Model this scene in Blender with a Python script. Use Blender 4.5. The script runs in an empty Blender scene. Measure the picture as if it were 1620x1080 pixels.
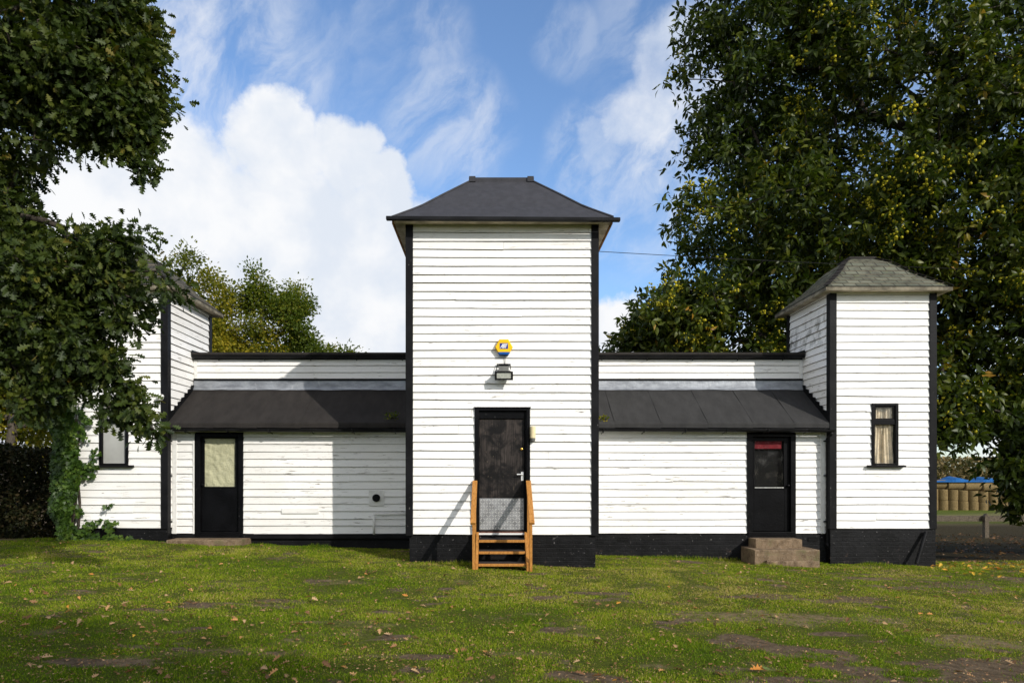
import bpy, math, random
import numpy as np
from mathutils import Vector

# ------------------------------------------------------------------ camera, sky, sun, exposure
S = bpy.context.scene
C = S.collection
cam_d = bpy.data.cameras.new('camera')
cam = bpy.data.objects.new('camera', cam_d); C.objects.link(cam)
cam.location = (0, 0, 1.6); cam.rotation_euler = (math.radians(90), 0, 0)
cam_d.sensor_width = 36; cam_d.lens = 24
cam_d.shift_x = 31 / 1620; cam_d.shift_y = 208 / 1620          # a rising front: verticals stay upright
cam_d.clip_start = 0.05; cam_d.clip_end = 3000
S.camera = cam
EYE = 1.6
SUN_TO = Vector((-.86, 1, -.69)).normalized()                   # where the light travels to
SUN_ELEV = math.asin(-SUN_TO.z); SUN_ROT = math.atan2(.86, -1)
sun_d = bpy.data.lights.new('sun', 'SUN'); sun_d.energy = 3.3; sun_d.angle = math.radians(.53); sun_d.color = (1, .95, .87)
sun = bpy.data.objects.new('sun', sun_d); C.objects.link(sun)
sun.rotation_euler = SUN_TO.to_track_quat('-Z', 'Y').to_euler(); sun.location = (20, -20, 30)
S.view_settings.view_transform = 'Standard'; S.view_settings.look = 'None'
S.view_settings.exposure = 0.28; S.view_settings.gamma = 1

def N(nt, t, inp=None, **kw):
    n = nt.nodes.new(t)
    for k, v in kw.items(): setattr(n, k, v)
    for k, v in (inp or {}).items():
        if isinstance(v, bpy.types.NodeSocket): nt.links.new(v, n.inputs[k])
        else: n.inputs[k].default_value = v
    return n
def math_n(nt, op, a, b=0.5, clamp=False):
    n = nt.nodes.new('ShaderNodeMath'); n.operation = op; n.use_clamp = clamp
    for i, v in enumerate((a, b)):
        if isinstance(v, bpy.types.NodeSocket): nt.links.new(v, n.inputs[i])
        else: n.inputs[i].default_value = v
    return n.outputs[0]
def maprange(nt, v, a, b, c=0., d=1., smooth=True):
    n = N(nt, 'ShaderNodeMapRange', {0: v, 1: a, 2: b, 3: c, 4: d}, interpolation_type='SMOOTHSTEP' if smooth else 'LINEAR')
    return n.outputs[0]
def mixc(nt, fac, a, b, blend='MIX'):
    n = nt.nodes.new('ShaderNodeMix'); n.data_type = 'RGBA'; n.blend_type = blend
    for i, v in ((0, fac), (6, a), (7, b)):
        if isinstance(v, bpy.types.NodeSocket): nt.links.new(v, n.inputs[i])
        else: n.inputs[i].default_value = v if i == 0 else (tuple(v) + (1,))[:4]
    return n.outputs[2]
def noise(nt, vec, scale, detail=4, rough=.55, dist=0, color=False):
    n = N(nt, 'ShaderNodeTexNoise', {'Vector': vec, 'Scale': scale, 'Detail': detail, 'Roughness': rough, 'Distortion': dist})
    return n.outputs['Color' if color else 'Fac']
def scaled(nt, vec, s, loc=(0, 0, 0), rot=(0, 0, 0)):
    return N(nt, 'ShaderNodeMapping', {'Vector': vec, 'Scale': s, 'Location': loc, 'Rotation': rot}).outputs[0]

def build_world():
    w = bpy.data.worlds.new('World'); S.world = w; w.use_nodes = True
    nt = w.node_tree; nt.nodes.clear()
    sky = N(nt, 'ShaderNodeTexSky', sky_type='NISHITA', sun_disc=False, sun_elevation=SUN_ELEV, sun_rotation=SUN_ROT,
            altitude=50, air_density=1.0, dust_density=.6, ozone_density=2.0)
    d0 = N(nt, 'ShaderNodeTexCoord').outputs['Generated']
    def vmath(op, a, b):
        n = nt.nodes.new('ShaderNodeVectorMath'); n.operation = op
        for i, v in enumerate((a, b)):
            if isinstance(v, bpy.types.NodeSocket): nt.links.new(v, n.inputs[i])
            else: n.inputs[i].default_value = v
        return n
    def warped(scale, amp, detail):
        nz = noise(nt, d0, scale, detail, .6, color=True)
        c = vmath('SUBTRACT', nz, (.5, .5, .5)).outputs[0]
        sc = vmath('MULTIPLY', c, (amp, amp, amp)).outputs[0]
        return vmath('NORMALIZE', vmath('ADD', d0, sc).outputs[0], (0, 0, 0)).outputs[0]
    def blobs(vec, lst):
        acc = None
        for (dx, dz, r, k) in lst:
            c = Vector((dx, 1, dz)); L = c.length; c.normalize()
            ra = r / L
            dot = vmath('DOT_PRODUCT', vec, tuple(c)).outputs['Value']
            v = maprange(nt, dot, math.cos(ra * 1.15), math.cos(ra * .45), 0, k)
            acc = v if acc is None else math_n(nt, 'MAXIMUM', acc, v)
        return acc
    # cumulus bank to the north-west: heaps given as bearing, height and size (tangents)
    heaps = [(-.55, .26, .17, 1), (-.45, .40, .12, 1), (-.315, .47, .075, 1), (-.215, .46, .065, 1), (-.30, .31, .17, 1),
             (-.20, .33, .11, 1), (-.155, .40, .05, 1), (-.19, .22, .12, 1), (-.58, .40, .11, 1), (-.75, .33, .2, 1), (-.5, .1, .3, 1), (-.2, .1, .14, 1), (-.95, .3, .25, 1),
             (-.14, .30, .10, 1), (-.13, .2, .12, 1), (.22, .53, .075, .55), (.28, .60, .085, .55), (.16, .47, .05, .42), (.17, .21, .06, 1), (.22, .13, .1, .9), (.45, .08, .2, .7), (1.0, .12, .3, .8)]
    dens = blobs(warped(9, .115, 7), heaps)
    n1 = noise(nt, d0, 13, 8, .62)
    dens = math_n(nt, 'ADD', dens, math_n(nt, 'MULTIPLY', math_n(nt, 'SUBTRACT', n1, .5), .8))
    cum = maprange(nt, dens, .08, .88)
    # thin drifting veils
    veil_pts = [(-.42, .56, .2, .85), (-.5, .66, .2, .8), (.215, .50, .08, .95), (.27, .58, .10, 1), (.15, .46, .08, .8), (.29, .47, .13, 1), (.2, .38, .1, .5), (-.1, .66, .08, .4), (.12, .64, .06, .4),
                (-.07, .51, .1, .62), (-.2, .62, .12, .3), (.34, .62, .2, .6), (-.75, .55, .25, .7), (.7, .4, .3, .5)]
    wv = warped(6, .07, 6)
    st = scaled(nt, scaled(nt, wv, (1, 1, 1), rot=(0, math.radians(-40), 0)), (8, 5, 3.4))
    n2 = noise(nt, st, 2.2, 9, .62, .4)
    vd = math_n(nt, 'MULTIPLY', blobs(wv, veil_pts), maprange(nt, n2, .34, .70))
    veil = math_n(nt, 'MULTIPLY', vd, .8, True)
    sep = N(nt, 'ShaderNodeSeparateXYZ', {0: d0}).outputs          # unseen cloud added behind the viewer, extra bright as fill light
    rest = math_n(nt, 'MULTIPLY', maprange(nt, noise(nt, d0, 2.6, 7, .6), .40, .58), maprange(nt, sep[1], .45, .1))
    mask = math_n(nt, 'MAXIMUM', cum, veil)
    shade = noise(nt, warped(5, .05, 4), 7, 5, .55)
    ccol = mixc(nt, maprange(nt, shade, .38, .62), (4.5, 4.85, 5.4), (5.7, 5.75, 5.85))
    tint = mixc(nt, 1, sky.outputs[0], (1.0, 1.13, 1.27), 'MULTIPLY')
    col = mixc(nt, rest, mixc(nt, mask, tint, ccol), (7.6, 7.4, 7.1))
    bg = N(nt, 'ShaderNodeBackground', {'Color': col, 'Strength': .14})
    out = N(nt, 'ShaderNodeOutputWorld', {'Surface': bg.outputs[0]})
build_world()

# ------------------------------------------------------------------ small helpers
rng = np.random.default_rng(7)
random.seed(7)
def at(x, y, Y): return Vector(((x - 779) * Y / 1080, Y, EYE - (y - 748) * Y / 1080))
_lat = np.random.default_rng(99).random((256, 256))
def vn(x, y):                                                    # smooth value noise, -1..1
    x = np.asarray(x, float); y = np.asarray(y, float)
    xi = np.floor(x).astype(int); yi = np.floor(y).astype(int); fx = x - xi; fy = y - yi
    fx = fx * fx * (3 - 2 * fx); fy = fy * fy * (3 - 2 * fy)
    g = lambda a, b: _lat[a & 255, b & 255]
    return 2 * ((g(xi, yi) * (1 - fx) + g(xi + 1, yi) * fx) * (1 - fy) + (g(xi, yi + 1) * (1 - fx) + g(xi + 1, yi + 1) * fx) * fy) - 1
def fbm(x, y, o=4):
    a = 0; k = 1
    for i in range(o): a = a + k * vn(x * 2 ** i + 17 * i, y * 2 ** i + 31 * i); k *= .5
    return a
def gz(X, Y):                                                    # height of the ground
    X = np.asarray(X, float); Y = np.asarray(Y, float)
    z = .015 - .032 * np.clip(X, -9, 9)
    b = np.clip(Y - 13.5, 0, None)
    z = z - .062 * np.minimum(b, 17.5) - .03 * np.clip(b - 17.5, 0, 56)
    return z + .02 * vn(X * .9, Y * .9) + .008 * vn(X * 4, Y * 4)

def tag(o, label=None, cat=None, group=None, kind=None):
    for k, v in (('label', label), ('category', cat), ('group', group), ('kind', kind)):
        if v: o[k] = v
    return o
def thing(name, label, cat, loc=(0, 0, 0), group=None):
    o = bpy.data.objects.new(name, None); C.objects.link(o); o.location = loc; o.empty_display_size = .2
    return tag(o, label, cat, group)
class MB:                                                        # collects faces, builds ONE mesh object
    def __init__(s): s.v = []; s.f = []; s.m = []; s.t = []; s.uv = {}
    def face(s, pts, m=0, t=.5, uv=None):
        b = len(s.v); s.v += [tuple(p) for p in pts]; s.f.append(tuple(range(b, b + len(pts)))); s.m.append(m); s.t.append(t)
        if uv: s.uv[len(s.f) - 1] = uv
    def hexa(s, p, m=0, t=.5):                                   # 8 corners: bottom loop then top loop
        b = len(s.v); s.v += [tuple(q) for q in p]
        for f in ((3, 2, 1, 0), (4, 5, 6, 7), (0, 1, 5, 4), (1, 2, 6, 5), (2, 3, 7, 6), (3, 0, 4, 7)):
            s.f.append(tuple(b + i for i in f)); s.m.append(m); s.t.append(t)
    def box(s, x0, x1, y0, y1, z0, z1, m=0, t=.5):
        s.hexa([(x0, y0, z0), (x1, y0, z0), (x1, y1, z0), (x0, y1, z0), (x0, y0, z1), (x1, y0, z1), (x1, y1, z1), (x0, y1, z1)], m, t)
    def bar(s, a, b, w, h, up=(0, 0, 1), m=0):                   # a rectangular bar from a to b
        a = Vector(a); b = Vector(b); d = (b - a).normalized(); u = Vector(up)
        r = d.cross(u).normalized(); u = r.cross(d).normalized()
        q = [(-1, -1), (1, -1), (1, 1), (-1, 1)]
        s.hexa([a + r * (w / 2 * i) + u * (h / 2 * j) for i, j in q] + [b + r * (w / 2 * i) + u * (h / 2 * j) for i, j in q], m)
    def prism(s, pts, d, m=0):                                   # polygon swept by vector d
        d = Vector(d); p = [Vector(q) for q in pts]; n = len(p); b = len(s.v)
        s.v += [tuple(q) for q in p] + [tuple(q + d) for q in p]
        s.f.append(tuple(b + i for i in range(n))[::-1]); s.f.append(tuple(b + n + i for i in range(n))); s.m += [m, m]; s.t += [.5, .5]
        for i in range(n):
            j = (i + 1) % n; s.f.append((b + i, b + j, b + n + j, b + n + i)); s.m.append(m); s.t.append(.5)
    def tube(s, pts, rad, n=8, m=0, caps=True):
        pts = [Vector(p) for p in pts]; rad = [rad] * len(pts) if not hasattr(rad, '__len__') else rad
        b = len(s.v)
        for i, p in enumerate(pts):
            d = (pts[min(i + 1, len(pts) - 1)] - pts[max(i - 1, 0)]).normalized()
            r = d.cross(Vector((.13, .07, 1)) if abs(d.z) < .9 else Vector((1, .1, 0))).normalized(); u = d.cross(r)
            for k in range(n):
                a = 2 * math.pi * k / n; s.v.append(tuple(p + (r * math.cos(a) + u * math.sin(a)) * rad[i]))
        for i in range(len(pts) - 1):
            for k in range(n):
                k2 = (k + 1) % n; s.f.append((b + i * n + k, b + i * n + k2, b + i * n + n + k2, b + i * n + n + k)); s.m.append(m); s.t.append(.5)
        if caps:
            s.f.append(tuple(b + k for k in range(n))[::-1]); s.f.append(tuple(b + (len(pts) - 1) * n + k for k in range(n))); s.m += [m, m]; s.t += [.5, .5]
    def lathe(s, c, axis, prof, n=16, m=0):                      # prof: list of (distance along axis, radius)
        c = Vector(c); ax = Vector(axis).normalized()
        s.tube([c + ax * a for a, r in prof], [max(r, 1e-4) for a, r in prof], n, m)
    def build(s, name, mats, parent=None, smooth=False, bevel=0):
        me = bpy.data.meshes.new(name); me.from_pydata(s.v, [], s.f)
        for m in (mats if isinstance(mats, (list, tuple)) else [mats]): me.materials.append(m)
        me.polygons.foreach_set('material_index', s.m)
        at_ = me.attributes.new('tint', 'FLOAT', 'FACE'); at_.data.foreach_set('value', s.t)
        if s.uv:
            u = me.uv_layers.new(name='UVMap')
            for fi, uvs in s.uv.items():
                for li, q in zip(me.polygons[fi].loop_indices, uvs): u.data[li].uv = q
        if smooth: me.polygons.foreach_set('use_smooth', [True] * len(me.polygons))
        me.update()
        o = bpy.data.objects.new(name, me); C.objects.link(o)
        if parent is not None: put(o, parent)
        if bevel:
            b = o.modifiers.new('bevel', 'BEVEL'); b.width = bevel; b.segments = 2; b.limit_method = 'ANGLE'
        return o
def root_loc(p):
    v = Vector((0, 0, 0))
    while p is not None: v += p.location; p = p.parent
    return v
def put(o, parent):                                              # geometry is in world metres; keep it there under its parent
    o.parent = parent; off = root_loc(parent)
    if off.length > 0 and o.data: o.data.transform(__import__('mathutils').Matrix.Translation(-off))
class NM:                                                        # the same for many small copies of a template
    def __init__(s): s.V = []; s.L = []; s.ST = []; s.T = []; s.M = []; s.nv = 0; s.nl = 0
    def add(s, tmpl, faces, pos, side, axis, nor, scale, tint, mat=0):
        tmpl = np.asarray(tmpl, float); n = len(pos); k = len(tmpl)
        sc = np.asarray(scale, float).reshape(-1, 1, 1)
        v = pos[:, None, :] + sc * (tmpl[None, :, 0:1] * side[:, None, :] + tmpl[None, :, 1:2] * axis[:, None, :] + tmpl[None, :, 2:3] * nor[:, None, :])
        fl = np.concatenate([np.array(f) for f in faces]); st = np.cumsum([0] + [len(f) for f in faces[:-1]])
        s.V.append(v.reshape(-1, 3)); s.L.append((fl[None] + k * np.arange(n)[:, None] + s.nv).ravel())
        s.ST.append((st[None] + len(fl) * np.arange(n)[:, None] + s.nl).ravel())
        s.T.append(np.repeat(tint, len(faces))); s.M.append(np.full(n * len(faces), mat))
        s.nv += n * k; s.nl += n * len(fl)
    def build(s, name, mats, parent=None):
        V = np.concatenate(s.V); L = np.concatenate(s.L); ST = np.concatenate(s.ST); T = np.concatenate(s.T); M = np.concatenate(s.M)
        if parent is not None: V = V - np.array(root_loc(parent))
        me = bpy.data.meshes.new(name); me.vertices.add(len(V)); me.vertices.foreach_set('co', V.astype(np.float32).ravel())
        me.loops.add(len(L)); me.loops.foreach_set('vertex_index', L.astype(np.int32))
        me.polygons.add(len(ST)); me.polygons.foreach_set('loop_start', ST.astype(np.int32))
        for m in (mats if isinstance(mats, (list, tuple)) else [mats]): me.materials.append(m)
        me.polygons.foreach_set('material_index', M.astype(np.int32))
        me.update(calc_edges=True)
        a = me.attributes.new('tint', 'FLOAT', 'FACE'); a.data.foreach_set('value', T.astype(np.float32))
        o = bpy.data.objects.new(name, me); C.objects.link(o)
        if parent is not None: o.parent = parent
        return o
def unit(a): return a / np.maximum(np.linalg.norm(a, axis=1, keepdims=True), 1e-9)
def frames(axis, up):
    axis = unit(axis); side = unit(np.cross(axis, up)); return side, axis, np.cross(side, axis)

# ------------------------------------------------------------------ materials
def new_mat(name):
    m = bpy.data.materials.new(name); m.use_nodes = True; nt = m.node_tree
    nt.nodes['Principled BSDF'].inputs['Specular IOR Level'].default_value = .16
    return m, nt, nt.nodes['Principled BSDF']
def objco(nt): return N(nt, 'ShaderNodeTexCoord').outputs['Object']
def bump(nt, b, h, strength=.3, dist=.01):
    n = N(nt, 'ShaderNodeBump', {'Height': h, 'Strength': strength, 'Distance': dist}); nt.links.new(n.outputs[0], b.inputs['Normal'])
def attr(nt, name='tint'): return N(nt, 'ShaderNodeAttribute', attribute_name=name).outputs['Fac']

def m_white(name='white_weatherboard_paint', peel=.0, mildew=False):
    m, nt, b = new_mat(name); co = objco(nt)
    st = scaled(nt, co, (2.2, 2.2, 34)); fine = noise(nt, st, 1.6, 7, .62, .3)
    reg = noise(nt, co, 1.4, 4); reg2 = noise(nt, scaled(nt, co, (.7, .7, 5)), 2.0, 4)
    pk = math_n(nt, 'MULTIPLY', maprange(nt, fine, .615 - peel, .665 - peel), maprange(nt, reg, .38, .58))
    pk = math_n(nt, 'MULTIPLY', pk, maprange(nt, reg2, .36, .56))
    grain = noise(nt, scaled(nt, co, (5, 5, 160)), 1, 5, .6)
    base = mixc(nt, maprange(nt, attr(nt), 0, 1), (.785, .772, .745), (.855, .845, .825))
    dirty = math_n(nt, 'MULTIPLY', maprange(nt, noise(nt, co, .55, 6, .65), .45, .75), .35)
    base = mixc(nt, dirty, base, (.60, .565, .50))
    base = mixc(nt, math_n(nt, 'MULTIPLY', maprange(nt, grain, .45, .8), .18), base, (.5, .47, .42))
    if mildew:
        z = N(nt, 'ShaderNodeSeparateXYZ', {0: co}).outputs
        band = math_n(nt, 'MULTIPLY', maprange(nt, z[2], 4.1, 4.45), maprange(nt, z[2], 5.1, 4.55))
        mk = math_n(nt, 'MULTIPLY', band, maprange(nt, noise(nt, co, 5, 7, .68), .44, .66))
        base = mixc(nt, math_n(nt, 'MULTIPLY', mk, .75), base, (.12, .12, .09))
    wood = mixc(nt, noise(nt, co, 30, 3), (.05, .04, .03), (.22, .18, .14))
    crk = math_n(nt, 'MULTIPLY', maprange(nt, noise(nt, scaled(nt, co, (1.6, 1.6, 75)), 1.3, 6, .6, .4), .635, .67), maprange(nt, noise(nt, co, 1.7, 4), .40, .56))
    pk = math_n(nt, 'MAXIMUM', pk, math_n(nt, 'MULTIPLY', crk, .9))
    col = mixc(nt, pk, base, wood)
    nt.links.new(col, b.inputs['Base Color']); b.inputs['Roughness'].default_value = .55
    h = math_n(nt, 'SUBTRACT', math_n(nt, 'MULTIPLY', grain, .3), pk)
    h = math_n(nt, 'ADD', h, math_n(nt, 'MULTIPLY', noise(nt, scaled(nt, co, (.8, .8, 5)), 1.5, 3), 1.2))
    bump(nt, b, h, .35, .006)
    return m
def m_black(name='black_tar_paint', col=(.004, .004, .0045), fleck=.5, rough=.5, vert=True):
    m, nt, b = new_mat(name); co = objco(nt); b.inputs['Specular IOR Level'].default_value = .1
    sc = scaled(nt, co, (26, 26, 7) if vert else (9, 9, 16))
    f = noise(nt, sc, 1.5, 6, .65)
    k = math_n(nt, 'MULTIPLY', maprange(nt, f, .66, .70), maprange(nt, noise(nt, co, 2.1, 3), .42, .6))
    c = mixc(nt, maprange(nt, noise(nt, co, 3, 5), .3, .7), col, tuple(min(1, q * 2.0) for q in col))
    c = mixc(nt, math_n(nt, 'MULTIPLY', k, fleck), c, (.42, .40, .37))
    nt.links.new(c, b.inputs['Base Color']); b.inputs['Roughness'].default_value = rough
    bump(nt, b, noise(nt, co, 28, 6, .6), .35, .01)
    return m
def m_plinth():
    m, nt, b = new_mat('black_painted_brick'); co = objco(nt)
    sw = N(nt, 'ShaderNodeSeparateXYZ', {0: co}).outputs
    v = N(nt, 'ShaderNodeCombineXYZ', {0: math_n(nt, 'ADD', sw[0], sw[1]), 1: sw[2]}).outputs[0]
    br = N(nt, 'ShaderNodeTexBrick', {'Vector': scaled(nt, v, (1, 1, 1)), 'Scale': 1, 'Mortar Size': .007, 'Mortar Smooth': .6, 'Brick Width': .225, 'Row Height': .075})
    br.inputs['Color1'].default_value = (1, 1, 1, 1); br.inputs['Color2'].default_value = (.8, .8, .8, 1); br.inputs['Mortar'].default_value = (0, 0, 0, 1)
    pat = noise(nt, co, 2.5, 6, .65)
    c = mixc(nt, maprange(nt, pat, .35, .7), (.003, .003, .0035), (.009, .009, .010))
    low = maprange(nt, sw[2], .14, -.12)                          # paint flakes off the lowest courses
    pk = math_n(nt, 'MULTIPLY', math_n(nt, 'MULTIPLY', maprange(nt, noise(nt, co, 5, 7, .7), .60, .68), low), .8)
    c = mixc(nt, pk, c, (.20, .12, .09))
    top = math_n(nt, 'MULTIPLY', maprange(nt, noise(nt, co, 22, 5, .6), .67, .70), .5)
    c = mixc(nt, top, c, (.35, .33, .32))
    nt.links.new(c, b.inputs['Base Color']); b.inputs['Roughness'].default_value = .55
    h = math_n(nt, 'ADD', math_n(nt, 'MULTIPLY', br.outputs['Color'], .6), noise(nt, co, 18, 6, .65))
    bump(nt, b, h, .5, .014)
    return m
def m_felt(name, c0, c1, streak=(1, 1, .3), rough=.8):
    m, nt, b = new_mat(name); co = objco(nt)
    n1 = noise(nt, scaled(nt, co, streak), 2.2, 6, .6); n2 = noise(nt, co, 230, 2, .7)
    c = mixc(nt, maprange(nt, n1, .3, .7), c0, c1)
    c = mixc(nt, math_n(nt, 'MULTIPLY', maprange(nt, n2, .55, .75), .35), c, (.13, .13, .13))
    nt.links.new(c, b.inputs['Base Color']); b.inputs['Roughness'].default_value = rough
    h = math_n(nt, 'ADD', math_n(nt, 'MULTIPLY', n2, .25), noise(nt, co, 3.5, 4))
    bump(nt, b, h, .35, .012)
    return m
def m_shingle(name, c0, c1, moss):
    m, nt, b = new_mat(name)
    uv = N(nt, 'ShaderNodeTexCoord').outputs['UV']; co = objco(nt)
    br = N(nt, 'ShaderNodeTexBrick', {'Vector': uv, 'Scale': 1, 'Mortar Size': .012, 'Mortar Smooth': .3, 'Brick Width': .25, 'Row Height': .135, 'Bias': 0})
    br.inputs['Color1'].default_value = c0 + (1,); br.inputs['Color2'].default_value = c1 + (1,); br.inputs['Mortar'].default_value = (.018, .017, .015, 1)
    c = mixc(nt, math_n(nt, 'MULTIPLY', maprange(nt, noise(nt, co, 3.2, 7, .65), .44, .66), .8), br.outputs['Color'], (.045, .042, .036))
    c = mixc(nt, math_n(nt, 'MULTIPLY', maprange(nt, noise(nt, co, 7, 6, .7), .58, .68), moss), c, (.16, .17, .06))
    nt.links.new(c, b.inputs['Base Color']); b.inputs['Roughness'].default_value = .85
    bump(nt, b, math_n(nt, 'ADD', br.outputs['Fac'], math_n(nt, 'MULTIPLY', noise(nt, co, 40, 5), -.6)), -.5, .012)
    return m
def m_plain(name, col, rough=.5, metal=0, var=.25, scale=8, b_str=.15):
    m, nt, b = new_mat(name); co = objco(nt)
    n1 = noise(nt, co, scale, 5, .6)
    c = mixc(nt, maprange(nt, n1, .3, .7), tuple(q * (1 - var) for q in col), tuple(min(1, q * (1 + var)) for q in col))
    nt.links.new(c, b.inputs['Base Color']); b.inputs['Roughness'].default_value = rough; b.inputs['Metallic'].default_value = metal
    if b_str: bump(nt, b, noise(nt, co, scale * 4, 4), b_str, .005)
    return m
def m_lead():
    m, nt, b = new_mat('weathered_lead'); co = objco(nt)
    n1 = noise(nt, scaled(nt, co, (2.2, 2.2, 6)), 1.4, 7, .65); n2 = noise(nt, scaled(nt, co, (9, 9, 3)), 2, 5, .6)
    c = mixc(nt, maprange(nt, n1, .25, .75), (.17, .18, .20), (.36, .38, .41))
    c = mixc(nt, math_n(nt, 'MULTIPLY', maprange(nt, n2, .6, .75), .35), c, (.55, .55, .55))
    nt.links.new(c, b.inputs['Base Color']); b.inputs['Roughness'].default_value = .45; b.inputs['Metallic'].default_value = .35
    bump(nt, b, n2, .5, .015)
    return m
def m_timber():
    m, nt, b = new_mat('stained_softwood'); co = objco(nt)
    g = noise(nt, scaled(nt, co, (22, 5, 5)), 2.4, 6, .6, 1.2)
    c = mixc(nt, maprange(nt, g, .3, .7), (.30, .125, .026), (.50, .235, .060))
    c = mixc(nt, math_n(nt, 'MULTIPLY', maprange(nt, noise(nt, co, 14, 4), .62, .7), .6), c, (.12, .05, .02))
    nt.links.new(c, b.inputs['Base Color']); b.inputs['Roughness'].default_value = .5
    bump(nt, b, g, .25, .004)
    return m
def m_concrete():
    m, nt, b = new_mat('weathered_concrete'); co = objco(nt)
    n1 = noise(nt, co, 6, 7, .7); n2 = noise(nt, co, 70, 3, .6)
    c = mixc(nt, maprange(nt, n1, .3, .7), (.085, .056, .032), (.225, .158, .098))
    c = mixc(nt, math_n(nt, 'MULTIPLY', maprange(nt, n2, .5, .7), .5), c, (.36, .30, .23))
    c = mixc(nt, math_n(nt, 'MULTIPLY', maprange(nt, noise(nt, co, 3, 5), .56, .7), .6), c, (.07, .085, .03))
    nt.links.new(c, b.inputs['Base Color']); b.inputs['Roughness'].default_value = .9
    bump(nt, b, math_n(nt, 'ADD', n1, math_n(nt, 'MULTIPLY', n2, .5)), .7, .015)
    return m
def m_worn_door():
    m, nt, b = new_mat('worn_dark_door'); co = objco(nt)
    v = noise(nt, scaled(nt, co, (38, 38, 2.2)), 1.2, 6, .6); p = noise(nt, co, 3.6, 6, .65, .5)
    f = math_n(nt, 'MULTIPLY', maprange(nt, v, .25, .7), maprange(nt, p, .40, .62))
    c = mixc(nt, f, (.006, .0055, .0055), (.062, .050, .044))
    sc = math_n(nt, 'MULTIPLY', maprange(nt, noise(nt, scaled(nt, co, (60, 60, 14)), 1, 5), .69, .73), .7)
    c = mixc(nt, sc, c, (.26, .20, .14))
    nt.links.new(c, b.inputs['Base Color']); b.inputs['Roughness'].default_value = .55
    bump(nt, b, v, .3, .006)
    return m
def m_leaf(name, cols, trans=.3, rough=.42, spec=.5):
    m, nt, b = new_mat(name)
    r = N(nt, 'ShaderNodeValToRGB', {'Fac': attr(nt)}); e = r.color_ramp.elements
    while len(e) < len(cols): e.new(.5)
    for i, (p, c) in enumerate(cols): e[i].position = p; e[i].color = c + (1,)
    nt.links.new(r.outputs[0], b.inputs['Base Color']); b.inputs['Roughness'].default_value = rough; b.inputs['Specular IOR Level'].default_value = spec
    tc = mixc(nt, 1, r.outputs[0], (1.5, 1.7, .7), 'MULTIPLY')
    t = N(nt, 'ShaderNodeBsdfTranslucent', {'Color': tc})
    mx = N(nt, 'ShaderNodeMixShader', {0: trans, 1: b.outputs[0], 2: t.outputs[0]})
    nt.links.new(mx.outputs[0], nt.nodes['Material Output'].inputs['Surface'])
    return m
def m_bark(name, c0, c1):
    m, nt, b = new_mat(name); co = objco(nt)
    n1 = noise(nt, scaled(nt, co, (14, 14, 3)), 1.5, 6, .65, .6)
    nt.links.new(mixc(nt, maprange(nt, n1, .3, .7), c0, c1), b.inputs['Base Color']); b.inputs['Roughness'].default_value = .9
    bump(nt, b, n1, .8, .04)
    return m
def m_glass(name, dirt=.08, tint=(1, 1, 1)):
    m, nt, b = new_mat(name); co = objco(nt)
    tr = N(nt, 'ShaderNodeBsdfTransparent', {'Color': tint + (1,)})
    gl = N(nt, 'ShaderNodeBsdfGlossy', {'Color': (1, 1, 1, 1), 'Roughness': .04})
    back = N(nt, 'ShaderNodeNewGeometry').outputs['Backfacing']
    fr = N(nt, 'ShaderNodeFresnel', {'IOR': maprange(nt, back, 0, 1, 1.5, 1 / 1.5, False)})
    m1 = N(nt, 'ShaderNodeMixShader', {0: math_n(nt, 'MULTIPLY', fr.outputs[0], 1.1, True), 1: tr.outputs[0], 2: gl.outputs[0]})
    di = N(nt, 'ShaderNodeBsdfDiffuse', {'Color': (.45, .42, .36, 1)})
    f = maprange(nt, noise(nt, co, 34, 6, .7), .46, .72, dirt * .3, dirt * 4)
    m2 = N(nt, 'ShaderNodeMixShader', {0: f, 1: m1.outputs[0], 2: di.outputs[0]})
    nt.links.new(m2.outputs[0], nt.nodes['Material Output'].inputs['Surface'])
    return m
WHITE = m_white(); WHITE_S = m_white('mildewed_weatherboard_paint', .02, True); WHITE_W = m_white('wing_weatherboard_paint', .012)
DRIP = m_plain('dirty_board_edge_shadow', (.16, .13, .10), .9, 0, .5, 14, 0)  # edge dirt and wear, darkened to draw the shadow line under each board
BLACK = m_black(); TRIM = m_black('black_trim_paint', (.005, .005, .0056), .55, .5); BLACKDOOR = m_black('black_door_paint', (.0025, .0025, .003), .45, .38)
PLASTIC = m_black('black_gutter_plastic', (.007, .007, .0075), .08, .35)
PLINTH = m_plinth()
FELT_T = m_felt('slate_grey_felt', (.034, .034, .039), (.044, .044, .051), (3.5, 3.5, .5), .75)
FELT_L = m_felt('brown_black_felt', (.018, .0155, .014), (.027, .0235, .021), (2.5, 1, 1)); FELT_R = m_felt('grey_black_felt', (.026, .0255, .025), (.037, .036, .0355), (2.5, 1, 1))
SHING_R = m_shingle('mossy_slate_shingles', (.085, .092, .068), (.155, .158, .118), .6); SHING_L = m_shingle('dark_shingles', (.05, .047, .042), (.075, .07, .06), .2)
SOFFIT = m_plain('stained_soffit', (.42, .36, .27), .8, 0, .35, 4); FASCIA = m_plain('weathered_fascia', (.17, .15, .11), .85, 0, .45, 6)
LEAD = m_lead(); TIMBER = m_timber(); CONC = m_concrete(); WORN = m_worn_door()
TREAD = m_plain('dark_gritty_tread', (.035, .03, .028), .9, 0, .4, 30)
STEEL = m_plain('dull_aluminium', (.34, .34, .35), .42, .6, .3, 9, .1); LOZ = m_plain('worn_aluminium_bars', (.62, .62, .61), .35, .5, .15, 20, 0)
CHROME = m_plain('white_lever_metal', (.8, .8, .8), .25, .3, .05, 9, 0); BRASS = m_plain('brass', (.55, .33, .08), .35, .8, .1, 9, 0)
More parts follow.
